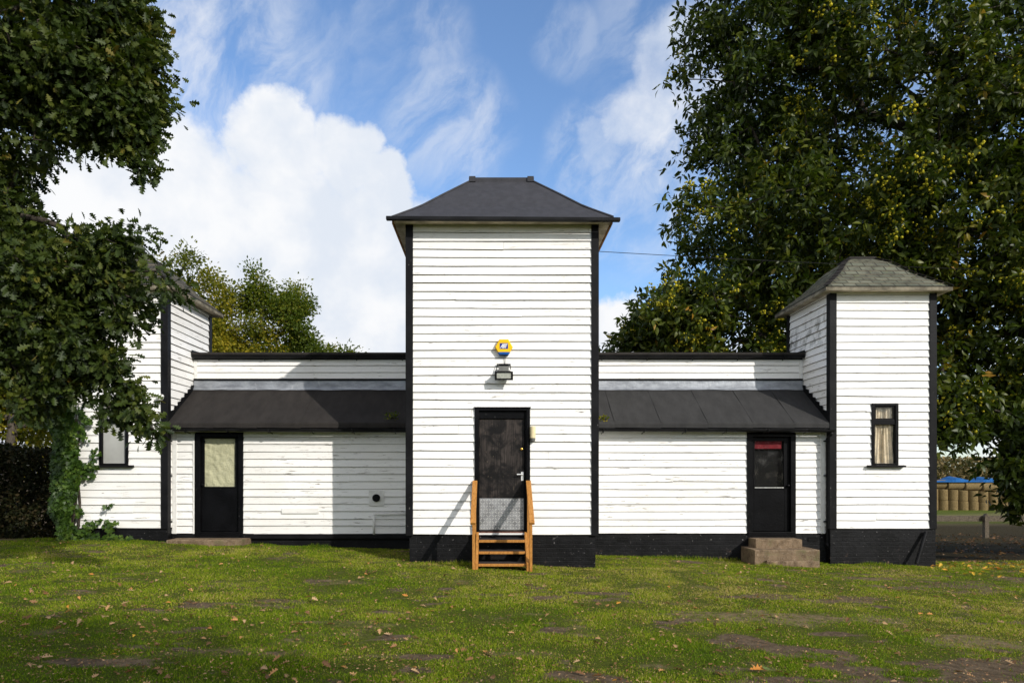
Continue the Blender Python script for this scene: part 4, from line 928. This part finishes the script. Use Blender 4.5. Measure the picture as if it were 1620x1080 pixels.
def make_tree(name, label, cat, trunk, trunk_r, ell, bark, leafmat, leaf, r, per, spread, size, shell=.45, tip=.012, rmax=.3, alpha=.3, seg=.55, group=None, droop=.3, tints=(0, 1), tint_pow=1., burr=0, targets=None, rise=.1, upb=.6):
    t = thing(name, label, cat, tuple(trunk[0]), group)
    tg = in_ellipsoids(ell, r, shell) if targets is None else targets
    P, par, cnt, base = skeleton(trunk, tg, r, alpha, seg, rise=rise)
    mb, rad = limbs(P, par, cnt, tip, rmax, trunk_r=trunk_r); mb.build('trunk', bark, t, smooth=True)
    nm = NM(); T, F = leaf; ctr = np.array(trunk[-1])
    # leaves sit at the tips and, more thinly, along the thin shoots that lead to them
    thin = P[base:][rad[base:] < tip * 2.6]
    if leaf[0] is LAN_T:
        ros = np.concatenate([np.repeat(tg, per, axis=0) + r.normal(size=(len(tg) * per, 3)) * spread * .62, thin[r.random(len(thin)) < .5]])
        scatter_leaves(nm, ros, r, 8, .075, size, T, F, .30, tints, tint_pow, None, upb=upb)
        if burr:
            k = r.choice(len(ros), burr)
            hot = ros[k]; w = vn(hot[:, 0] * .95 + 3, hot[:, 2] * .95 + hot[:, 1] * .5) + .30 * (hot[:, 1] < 18.5) > .42; hot = hot[w]
            bp = np.repeat(hot, 9, axis=0) + r.normal(size=(len(hot) * 9, 3)) * .085
            s_, a_, n_ = frames(r.normal(size=(len(bp), 3)), r.normal(size=(len(bp), 3)))
            nm.add(SPK_T, SPK_F, bp, s_, a_, n_, .024 + .022 * r.random(len(bp)) ** 2, r.random(len(bp)), 1)
    else:
        scatter_leaves(nm, tg, r, per, spread, size, T, F, droop, tints, tint_pow, ctr, upb=upb)
        scatter_leaves(nm, thin, r, max(2, per // 8), spread * .45, size, T, F, droop, tints, tint_pow, ctr, upb=upb)
    nm.build('crown', [leafmat, BURR] if burr else leafmat, t)
    return t
def px_targets(lst, r, shell=.5):                                 # clump centres: bearing and height, depth, size in metres
    return in_ellipsoids([(*at(x, y, Y), rx, ry, rz, n) for (x, y, Y, rx, ry, rz, n) in lst], r, shell)

# oak at the left, its limbs reaching in front of the left tower
ro = np.random.default_rng(21)
oak_t = px_targets([(-20, 60, 8.2, 1.5, 1.2, .9, 100), (110, 50, 8.2, .85, .9, .7, 105), (195, 40, 8.2, .34, .6, .5, 44), (225, 125, 8.2, .22, .5, .33, 26), (150, 145, 8.1, .62, .8, .42, 76), (40, 150, 8.2, .7, .8, .55, 70), (190, 180, 8.1, .36, .5, .22, 27), (212, 215, 8.1, .18, .3, .17, 11), (222, 262, 8.1, .05, .1, .12, 4), (135, 205, 8.1, .26, .5, .13, 11), (60, 190, 8.2, .26, .4, .10, 8),
                    (-12, 270, 8.3, .34, .7, .6, 44), (8, 335, 8.2, .24, .6, .32, 26), (40, 392, 8.2, .26, .5, .2, 20), (0, 400, 8.3, .5, .7, .5, 44),
                    (70, 450, 8.0, .46, .6, .34, 56), (150, 430, 8.0, .32, .5, .22, 30), (185, 392, 8.0, .14, .3, .09, 7), (222, 375, 7.9, .05, .1, .05, 1), (185, 458, 8.0, .16, .3, .10, 8), (130, 505, 8.0, .32, .5, .24, 28), (192, 512, 8.0, .12, .3, .06, 4), (250, 428, 7.9, .08, .3, .04, 2), (280, 462, 7.9, .06, .2, .03, 2), (140, 395, 8.0, .2, .3, .10, 9), (80, 520, 8.0, .45, .6, .30, 42), (140, 560, 8.0, .32, .5, .18, 22), (175, 578, 8.0, .14, .3, .10, 8), (30, 580, 8.1, .4, .5, .2, 22), (10, 500, 8.3, .45, .6, .5, 36),
                    (105, 600, 8.0, .3, .4, .14, 14), (195, 618, 8.0, .14, .2, .10, 7), (215, 650, 7.95, .10, .2, .10, 6), (185, 650, 8, .08, .2, .08, 3), (238, 676, 7.95, .05, .1, .04, 3), (60, 640, 8.1, .25, .4, .12, 8)], ro)
edge = px_targets([(200, 40, 8.2, .46, .4, .6, 12), (228, 125, 8.2, .34, .4, .42, 12), (185, 190, 8.1, .44, .4, .34, 12), (110, 200, 8.1, .5, .4, .3, 8), (60, 220, 8.2, .4, .4, .25, 6), (215, 215, 8.1, .26, .3, .26, 7), (60, 380, 8.1, .4, .3, .3, 7), (130, 400, 8.0, .4, .3, .26, 8), (190, 400, 8, .3, .3, .24, 6), (190, 480, 8, .26, .3, .3, 7)], ro, .12)
oak_t = np.concatenate([oak_t, edge])
oak = make_tree('oak_tree', 'dark green oak at the left with limbs hanging in front of the left tower', 'tree',
                [(-8.3, 8.6, .1), (-8.25, 8.55, 1.2), (-8.0, 8.5, 2.4), (-7.9, 8.5, 3.6), (-7.9, 8.4, 4.8), (-7.7, 8.4, 6.2), (-7.4, 8.3, 7.6)], [.48, .42, .38, .35, .3, .24, .16], None, BARK, OAKLEAF, (OAK_T, OAK_F), ro, 34, .135, .105,
                targets=oak_t, tip=.007, rmax=.3, alpha=.25, seg=.3, tint_pow=1.1, tints=(.0, .97))
# sweet chestnut behind the right tower
rc = np.random.default_rng(33)
chest = make_tree('sweet_chestnut_tree', 'huge dark sweet chestnut with yellow burrs towering behind the right tower', 'tree',
                  [(12.4, 20.8, -.7), (12.4, 20.8, 1.2), (12.3, 20.7, 3), (12.4, 20.6, 4.6), (12.6, 20.6, 6.2), (12.3, 20.6, 8), (12.5, 20.7, 10)], [.75, .62, .56, .52, .46, .38, .3],
                  [(12.6, 20.8, 10.5, 7.2, 5.6, 8.5, 420), (8.2, 19.6, 7.2, 3.9, 3.0, 3.4, 120), (5.6, 19.0, 5.6, 1.6, 1.8, 1.3, 30), (8.0, 19.6, 13, 2.6, 3, 3.6, 90), (9.5, 20, 16.5, 3.0, 3, 2.5, 50), (14.6, 17.6, 5.2, 4.2, 2.8, 3.4, 110), (14.2, 16.2, 3.4, 2.4, 1.2, 1.1, 40), (12.9, 15.6, 2.2, 1.1, .8, .9, 40), (11.9, 15.4, 1.5, .3, .3, .25, 7), (12.6, 15.4, 1.1, .5, .4, .3, 14), (10.4, 15.6, 2.75, .4, .4, .3, 6), (10.7, 15.6, 3.2, .6, .5, .5, 9), (18.5, 14.6, 5.0, 3, 2, 2.4, 80), (22.5, 17.5, 5.5, 3.4, 3, 3.2, 70), (18.5, 16.5, 2.6, 2.6, 2, 1, 36), (4.6, 19.2, 5.6, 1.0, 1.3, 1.1, 18), (13.5, 17.2, 11, 4.5, 2.6, 6, 150), (19, 17, 7, 3.2, 3.5, 4.5, 70), (9.6, 18.2, 5.2, 2.2, 1.4, 2.2, 50)],
                  BARK, CHESTLEAF, (LAN_T, LAN_F), rc, 20, .44, .215, shell=.42, tip=.012, rmax=.4, alpha=.3, seg=.7, burr=9000, tint_pow=1.1, tints=(.02, .92))
# two young trees behind the left wing
rb = np.random.default_rng(5)
make_tree('yellowing_tree', 'yellow tinged tree behind the left tower and its roof', 'tree', [(-10.2, 24, -.4), (-10.1, 24, 2.5), (-10.2, 24, 5), (-10.0, 24, 7)], [.2, .17, .13, .09],
          [(-10.3, 24, 7.2, 1.7, 1.5, 2.2, 60), (-9.2, 24, 5.8, 1.6, 1.5, 1.6, 40), (-11.6, 24, 6.4, 1.6, 1.5, 1.8, 36), (-10, 24, 4.2, 2.2, 1.6, 1.6, 36)], BARK_G, YELLEAF, (OVA_T, OVA_F), rb, 260, .34, .115, tip=.010, rmax=.14, shell=.5, upb=.5)
make_tree('bushy_tree', 'smaller green tree with ragged upright tops behind the left wing roof', 'tree', [(-7.6, 24.5, -.4), (-7.6, 24.5, 2), (-7.6, 24.5, 4), (-7.7, 24.5, 6)], [.18, .15, .12, .07],
          [(-8.4, 24.5, 7.6, .5, .5, 1.5, 16), (-7.3, 24.5, 7.0, .85, .8, 1.5, 30), (-7.5, 24.5, 5.0, 1.8, 1.4, 1.5, 46), (-5.8, 24.5, 5.0, .9, .9, .7, 16), (-5.2, 24.3, 5.6, .35, .4, .35, 5), (-6.4, 24.5, 5.8, .7, .7, .9, 12)], BARK_G, GRNLEAF, (OVA_T, OVA_F), rb, 260, .29, .112, tip=.009, rmax=.12, shell=.5, upb=.5, seg=.4)
make_tree('hedgerow_tree', 'olive green tree directly above the dark hedge beside the ivy', 'tree', [(-12.6, 17.8, -.2), (-12.6, 17.8, 1.6), (-12.5, 17.8, 3)], [.2, .16, .12],
          [(-12.4, 17.8, 4.2, 1.5, 1.2, 1.8, 50), (-10.6, 17.5, 4.6, .9, .9, 1.4, 24), (-13.8, 17.8, 3.2, 1.2, 1.2, 1.2, 26)], BARK_G, YELLEAF, (OVA_T, OVA_F), rb, 110, .36, .13, tip=.010, rmax=.12, shell=.5)
# trees beyond the hedge at the far left
make_tree('hedgerow_tree', 'olive green tree behind the dark hedge at the far left', 'tree', [(-15.2, 20, -.2), (-15.2, 20, 2), (-15, 20, 4)], [.25, .2, .15],
          [(-14.8, 20, 5.6, 2.2, 2, 2.4, 60), (-13.6, 19.6, 3.6, 1.6, 1.4, 1.2, 26), (-16.5, 20, 4.2, 2, 2, 2, 40)], BARK_G, YELLEAF, (OVA_T, OVA_F), rb, 130, .45, .135, tip=.011, rmax=.16, shell=.5)
make_tree('distant_tree', 'small pale distant tree seen in the gap left of the ivy', 'tree', [(-39.5, 60, -2), (-39.5, 60, 1), (-39.5, 60, 3)], [.25, .2, .1],
          [(-39.5, 60, 3.2, 1.3, 1.2, 1.8, 30), (-41.5, 61, 2.0, 1.4, 1.2, 1.2, 16)], BARK_G, YELLEAF, (OVA_T, OVA_F), rb, 40, .5, .22, tip=.02, rmax=.15)

def leaf_mass(name, label, cat, boxes, mat, r, size, T=OVA_T, F=OVA_F, kind=None, stem=None, upb=.4):
    nm = NM()
    for (x0, x1, y0, y1, z0, z1, n, skin) in boxes:
        p = r.random((n, 3)); k = r.random(n)
        p[:, 1] = np.where(k < skin, p[:, 1] ** 4, p[:, 1]); p[:, 2] = np.where((k >= skin) & (k < skin * 1.3), 1 - p[:, 2] ** 4, p[:, 2])
        pos = np.array((x0, y0, z0)) + p * np.array((x1 - x0, y1 - y0, z1 - z0))
        pos[:, 1] += .16 * fbm(pos[:, 0] * 2.0, pos[:, 2] * 2.0, 3); pos[:, 2] += .14 * fbm(pos[:, 0] * 1.8 + 8, pos[:, 1] * 1.8, 3) * p[:, 2]
        ax = r.normal(size=(n, 3)) + np.array((0, -.5, .1)); s_, a_, n_ = frames(ax, r.normal(size=(n, 3)) * .7 + np.array((0, -.4, upb)))
        nm.add(T, F, pos, s_, a_, n_, size * (.7 + .6 * r.random(n)), np.clip(.5 + .3 * fbm(pos[:, 0] * .9, pos[:, 2] * 1.3, 3) + .3 * r.normal(size=n), 0, 1))
    return nm.build(name, mat)
hx = thing('hedge', 'dark clipped hedge left of the ivy clad tower corner', 'hedge', (-11, 14.4, .2))
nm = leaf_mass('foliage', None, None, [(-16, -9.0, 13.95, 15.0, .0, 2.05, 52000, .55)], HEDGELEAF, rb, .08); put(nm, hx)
mb = MB()
for i in range(26): x = -16 + 7 * (i + rb.random()) / 26; mb.tube([(x, 14.5, 0), (x + rb.normal() * .1, 14.5 + rb.normal() * .15, .8), (x + rb.normal() * .3, 14.4 + rb.normal() * .2, 1.7)], [.03, .024, .012], 5)
mb.build('stems', BARK, hx)
# ivy on the left corner of the left tower
def ivy():
    r = np.random.default_rng(3); t = thing('ivy', 'bright green ivy climbing the left corner of the left tower', 'climber', (LX0 + .15, TY - .1, .2))
    zs = .25 + 3.05 * r.random(4200) ** .85
    wob = .07 * vn(zs * 2.2, zs * 0 + 3); half = .23 * np.clip(np.interp(zs, [.2, .5, .8, 1.5, 2.6, 3.1, 3.35], [.5, .35, .75, 1, .92, .8, .35]), .2, 1) * (1 + .3 * vn(zs * 3.5, zs * 0 + 8))
    th = r.random(4200) * 2 * math.pi; rad = r.random(4200) ** .35
    cx = LX0 + .13 + wob - .05
    pos = np.stack([cx + np.cos(th) * rad * half, TY - .15 - np.abs(np.sin(th)) * rad * .22, zs], 1)
    # loose runners reaching on to the boards
    run = []
    for (x0, z0, x1, z1, n) in ((.3, 2.9, .55, 2.6, 70), (.3, 2.55, .5, 2.25, 40), (.3, 1.8, .68, 1.7, 60), (.32, 1.7, .6, 1.55, 40), (.55, 1.75, .72, 2.1, 26), (.25, .95, .38, .8, 22), (.1, .55, 1.1, .62, 60), (.9, .6, 1.0, .34, 30), (.8, .9, 1.0, .98, 12), (.3, .3, 1.25, .28, 80), (.2, .45, .7, .35, 60), (.9, .3, 1.45, .25, 40)):
        s = r.random(n); run.append(np.stack([LX0 + x0 + (x1 - x0) * s + r.normal(size=n) * .035, TY - .08 - r.random(n) * .10, z0 + (z1 - z0) * s + r.normal(size=n) * .04], 1))
    low = np.stack([LX0 - .15 + r.random(130) * 1.3, TY - .1 - r.random(130) * .2, .15 + .22 * r.random(130) ** 1.6], 1)
    pos = np.concatenate([pos] + run + [low]); n = len(pos)
    ax = np.stack([r.normal(size=n) * .6, -.35 + r.normal(size=n) * .3, -.8 + r.normal(size=n) * .4], 1); s_, a_, n_ = frames(ax, np.stack([r.normal(size=n) * .4, -1 + r.normal(size=n) * .3, .5 + r.normal(size=n) * .4], 1))
    nm = NM(); nm.add(IVY_T, IVY_F, pos, s_, a_, n_, .055 + .05 * r.random(n), np.clip(r.random(n) * .8 + .25 * vn(pos[:, 0] * 5, pos[:, 2] * 5), 0, 1)); nm.build('foliage', IVYLEAF, t)
    mb = MB()
    for k in range(5): mb.tube([(LX0 + .05 + .06 * k + .03 * math.sin(z * 4 + k), TY - .06 - .02 * (k % 2), z) for z in np.linspace(.0, 3.0, 16)], [.03 - .0016 * i for i in range(16)], 6)
    mb.build('stem', BARK, t)
ivy()
def weed(name, label, c, n, h, mat, seed):
    r = np.random.default_rng(seed); pos = np.array(c) + np.stack([r.normal(size=n) * h * .35, r.normal(size=n) * h * .2, r.random(n) * h], 1)
    s_, a_, n_ = frames(r.normal(size=(n, 3)) + np.array((0, -.3, .6)), r.normal(size=(n, 3)) + np.array((0, -.5, .6)))
    t = thing(name, label, 'weed', tuple(c)); nm = NM(); nm.add(OVA_T, OVA_F, pos, s_, a_, n_, .04 + .04 * r.random(n), r.random(n)); nm.build('leaves', mat, t)
    mb = MB(); mb.tube([Vector(c) - Vector((0, 0, .03)), Vector(c) + Vector((.01, -.01, h * .8))], [.006, .002], 5); mb.build('stem', BARK_G, t)
weed('weed', 'green weed rooted in the left lean-to roof beside the tall tower', at(620, 668, 13.8), 70, .2, GRNLEAF, 2)
weed('weed', 'small yellowish weed at the left end of the grey right lean-to roof', at(955, 672, 13.78), 50, .16, YELLEAF, 4)

# ------------------------------------------------------------------ lawn, litter
def in_building(X, Y):
    a = (X > HX0 + .02) & (X < HX1 - .01) & (Y > HY + .01)
    b = (X > LX0) & (X < RX1) & (Y > WY - .02)
    c = ((X > RX0) & (X < RX1 + .02) | (X > LX0) & (X < LX1)) & (Y > TY - .02)
    d = (X > 4.95) & (X < 6.31) & (Y > 13.03) | (X > -6.4) & (X < -4.9) & (Y > 13.37)
    return a | b | c | d
def lawn():
    r = np.random.default_rng(12); n = 820000; u = r.random(n) ** .82
    Y = 4.3 * (15.5 / 4.3) ** u; X = (-.80 + 1.66 * r.random(n)) * Y + r.normal(size=n) * .25
    clump = fbm(X * 2.6, Y * 2.6, 3); keep = (r.random(n) > bare_at(X, Y) * (.98 + .25 * (fbm(X * 5, Y * 5 + 7, 2) < .25))) & (r.random(n) > straw_at(X, Y) * .75) & ~in_building(X, Y) & (r.random(n) < .75 + .4 * clump)
    X, Y, clump = X[keep], Y[keep], clump[keep]; n = len(X)
    L = (.012 + .022 * r.random(n) ** 1.8) * (1 + .5 * clump); wd = .0048 * np.maximum(1, Y / 6.5)
    # longer uncut grass at the foot of the walls
    k = 9000; ex_ = []
    for (x0, x1, y) in ((HX0 - .05, HX1, HY + .0), (HX1, 5.0, WY - .06), (6.3, RX0, WY - .06), (RX0, RX1 + .1, TY - .04), (LX1, HX0, WY - .0), (-6.5, -4.9, 13.37), (LX0, LX1, TY - .04), (5.0, 6.3, 13.0)):
        m = int((x1 - x0) * 420); ex_.append(np.stack([x0 + (x1 - x0) * r.random(m), y - np.abs(r.normal(size=m)) * .05], 1))
    E = np.concatenate(ex_); m = len(E); hh = np.clip(.5 + .8 * vn(E[:, 0] * 1.7, E[:, 0] * 0 + 2), .1, 1.4)
    X = np.concatenate([X, E[:, 0]]); Y = np.concatenate([Y, E[:, 1]]); L = np.concatenate([L, (.03 + .075 * r.random(m)) * hh]); wd = np.concatenate([wd, np.full(m, .007)]); n = len(X)
    pos = np.stack([X, Y, gz(X, Y) - .003], 1)
    lean = r.normal(size=(n, 2)) * .55; ax = np.stack([lean[:, 0], lean[:, 1], np.ones(n)], 1)
    s_, a_, n_ = frames(ax, r.normal(size=(n, 3)))
    patch = fbm(X * .55 + 3, Y * .8, 3) + .5 * fbm(X * 2.1, Y * 2.1 + 50, 2)
    near = np.clip((7.2 - Y) / 2.5, 0, 1) * .14
    tint = np.clip(.40 + .25 * patch - near + .06 * np.clip(X / 6, -1, 1) + .055 * np.clip((Y - 8) / 4, -.3, 1) + .22 * r.normal(size=n) + .35 * (r.random(n) < .09), 0, 1)
    T = np.array([(-.5, 0, 0), (.5, 0, 0), (.36, .55, .06), (-.36, .55, .06), (0, 1, .26)]); F = [(0, 1, 2, 3), (3, 2, 4)]
    # width and length scale apart: fold the width into the side vector
    nm = NM(); s2 = s_ * (wd / L)[:, None]; nm.add(T, F, pos, s2, a_, n_, L, tint)
    o = nm.build('lawn_grass', GRASSBL); tag(o, 'short worn green grass of the lawn', 'grass', kind='stuff')
lawn()
def leaves_on_lawn():
    r = np.random.default_rng(77); nm = NM()
    def sheet(X, Y, size, tint):
        n = len(X); pos = np.stack([X, Y, gz(X, Y) + .012 + .016 * r.random(n)], 1); th = r.random(n) * 6.28
        ax = np.stack([np.cos(th), np.sin(th), r.normal(size=n) * .3], 1); s_, a_, n_ = frames(ax, np.stack([r.normal(size=n) * .4, r.normal(size=n) * .4, np.ones(n)], 1))
        T = np.array(OAK_T) * 1.0; T[:, 2] = np.array([.0] + [.10] * 8 + [.06] + [.10] * 8) * np.array([1] + [abs(q[0]) * 5 for q in OAK_T[1:9]] + [1] + [abs(q[0]) * 5 for q in OAK_T[10:]]) * 1.3
        nm.add(T, OAK_F, pos, s_, a_, n_, size * (.65 + .7 * r.random(n)), tint)
    n = 1150; u = r.random(n); Y = 4.6 * (13.4 / 4.6) ** u; X = (-.78 + 1.6 * r.random(n)) * Y
    k = ~in_building(X, Y) & (r.random(n) < np.clip(.55 - X * .055 + .3 * vn(X * .7, Y * .7), .12, 1)); X, Y = X[k], Y[k]
    sheet(X, Y, .062, np.clip(r.random(len(X)) ** .8 * .84 + .1 * (r.random(len(X)) < .1), 0, 1))
    n = 12000; u = r.random(n); Y = 4.6 * (13.4 / 4.6) ** u; X = (-.78 + 1.6 * r.random(n)) * Y; k = ~in_building(X, Y); sheet(X[k], Y[k], .020, r.random(k.sum()) ** 1.3 * .75)
    n = 120; X = 8.6 + 3.4 * r.random(n); Y = 12.2 + 2.2 * r.random(n); sheet(X, Y, .09, .85 + .15 * r.random(n))
    n = 2200; Y = 14.5 + 20 * r.random(n); X = 7 + 22 * r.random(n); k = ~in_building(X, Y); sheet(X[k], Y[k], .10, r.random(k.sum()) ** 2 * .55)
    n = 260; X = 3 + 7 * r.random(n); Y = 9 + 4 * r.random(n); sheet(X, Y, .05, r.random(n) * .8)
    o = nm.build('fallen_leaves', DEADLEAF); tag(o, 'scattered brown and orange fallen leaves on the lawn', 'leaves', kind='stuff')
    for name, lab, X, Y, sz, tint, mt in (('fallen_leaf', 'curled orange fallen leaf on the grass at the lower right', 2.12, 5.62, .11, .85, DEADLEAF), ('fallen_leaf', 'pale green fallen leaf beside the curled orange leaf', 2.30, 5.70, .14, .9, IVYLEAF)):
        q = NM(); z = float(gz(X, Y)); th = .3 if mt is DEADLEAF else 1.8
        T = np.array(OAK_T); T[:, 2] = np.abs(T[:, 0]) * .55 * (1 if mt is DEADLEAF else .3)
        s_, a_, n_ = frames(np.array([[math.cos(th), -.4 * math.sin(th), .06]]), np.array([[.1, -.45, 1.]])); q.add(T, OAK_F, np.array([[X, Y, z + .035]]), s_, a_, n_, np.array([sz]), np.array([tint])); tag(q.build(name, mt), lab, 'leaf')
leaves_on_lawn()

# ------------------------------------------------------------------ beyond the right tower
def bales():
    Yb = 84; base = float(gz(60, Yb)); d = 14.6 * Yb / 1080; r = random.Random(4)
    words = ['first', 'second', 'third', 'fourth', 'fifth', 'sixth', 'seventh', 'eighth', 'ninth', 'tenth', 'eleventh']
    def shape(kind):
        mb = MB(); n = 22; rr = d * .485
        if kind == 'end': prof = [(0, rr * .9), (.03, rr * .98), (.3, rr), (.62, rr * .985), (.64, rr), (.9, rr), (1.20, rr * .98), (1.30, rr * .93), (1.31, .01)]; mb.lathe((0, 0, 0), (0, 0, 1), prof, n)
        else: mb.lathe((-.98, 0, .55), (1, 0, 0), [(0, .01), (.01, .52), (.06, .55), (.5, .56), (.98, .55), (1.5, .56), (1.90, .55), (1.95, .52), (1.96, .01)], n)
        return mb
    e0 = shape('end').build('straw_bale', STRAW); x0 = at(1476, 0, Yb).x; first = True
    for k in range(9):
        for lv in range(2):
            o = e0 if first else e0.copy()
            if not first: C.objects.link(o)
            first = False; o.location = (x0 + d * k + r.uniform(-.04, .04), Yb - .12 * k + r.uniform(-.05, .05), base - .06 * k + lv * 1.31); o.rotation_euler = (0, 0, r.uniform(0, 6))
            tag(o, 'round straw bale in the %s layer, %s column from the tower' % (('bottom', 'middle')[lv], words[k]), 'bale', 'straw bales stacked in a wall')
    l0 = shape('side').build('straw_bale', STRAW); first = True
    for k in range(5):
        o = l0 if first else l0.copy()
        if not first: C.objects.link(o)
        first = False; o.location = (x0 + .6 + 2.0 * k, Yb + .2 - .2 * k, base - .1 * k + 2.60)
        tag(o, 'straw bale lying atop the stack, %s from the tower' % words[k], 'bale', 'straw bales stacked in a wall')
    mb = MB(); n = 40
    for i in range(n):
        xa, xb = (x0 - 3 + 15 * q / n for q in (i, i + 1)); ha, hb = (.22 + .6 * abs(math.sin(q * .29)) ** 2 + .1 * math.sin(q * 1.3) for q in (i, i + 1))
        for (ya, da), (yb, db) in zip(((Yb - .75, 0), (Yb - .3, .7), (Yb + 1.5, 1.0)), ((Yb - .3, .7), (Yb + 1.5, 1.0), (Yb + 3.5, .2))):
            mb.face([(xa, ya, base + 3.45 + ha * da * .8), (xb, ya, base + 3.45 + hb * da * .8), (xb, yb, base + 3.45 + hb * db * .8), (xa, yb, base + 3.45 + ha * db * .8)])
    o = mb.build('tarpaulin', TARP); tag(o, 'bright blue tarpaulin sheet draped over the straw bale stack', 'tarpaulin')
bales()
def fence():
    Yf = 31.; t = thing('post_and_rail_fence', 'low grey post and rail fence beyond the right tower', 'fence', (22.4, Yf, -1.3))
    for X in (17.6, 22.4, 27.2):
        mb = MB(); g = float(gz(X, Yf)); mb.box(X - .09, X + .09, Yf - .09, Yf + .09, g - .3, g + 1.02); mb.prism([(X - .09, Yf - .09, g + 1.021), (X + .09, Yf - .09, g + 1.021), (X + .0, Yf - .09, g + 1.12)], (0, .18, 0)); mb.build('post', POSTW, t)
    z = EYE - (820 - 748) * Yf / 1080
    mb = MB(); mb.box(15, 30, Yf + .091, Yf + .15, z - .13, z + .13); mb.build('rail', POSTW, t)
fence()
rs = np.random.default_rng(8)
o = leaf_mass('scrub', None, None, [(50, 100, 100, 106, -5, 2.2, 9000, .5), (62, 74, 96, 99, -5, 3.6, 5000, .5), (-130, 50, 120, 128, -5, 3.5, 12000, .5), (100, 190, 112, 120, -5, 4, 9000, .5)], SCRUB, rs, .55)
tag(o, 'dry brown scrub along the far edge of the field', 'scrub', kind='stuff')

o = leaf_mass('unseen_treeline', None, None, [(-60, 60, -31, -25, 0, 5.5, 13000, .5)], HEDGELEAF, rs, .8)  # out of view, added so the panes reflect something dark
tag(o, 'unseen dark treeline added behind the viewer to darken the glass reflections', 'trees', kind='stuff')

rt = np.random.default_rng(14)  # out-of-view tree, added for its shade across the foreground
make_tree('added_shade_tree', 'broad unseen tree added behind the viewer to shade the near lawn', 'tree', [(9.6, -10.6, -.3), (9.6, -10.6, 3), (9.6, -10.5, 6), (9.6, -10.5, 8)], [.3, .25, .2, .15],
          [(9.6, -10.6, 9.4, 3.0, 2.2, 2.2, 70), (7.4, -10.6, 9.0, 1.8, 1.5, 1.4, 22), (13, -11.0, 9.2, 1.5, 1.5, 1.4, 12)], BARK_G, GRNLEAF, (OVA_T, OVA_F), rt, 110, .5, .2, tip=.012, rmax=.2, shell=.5)
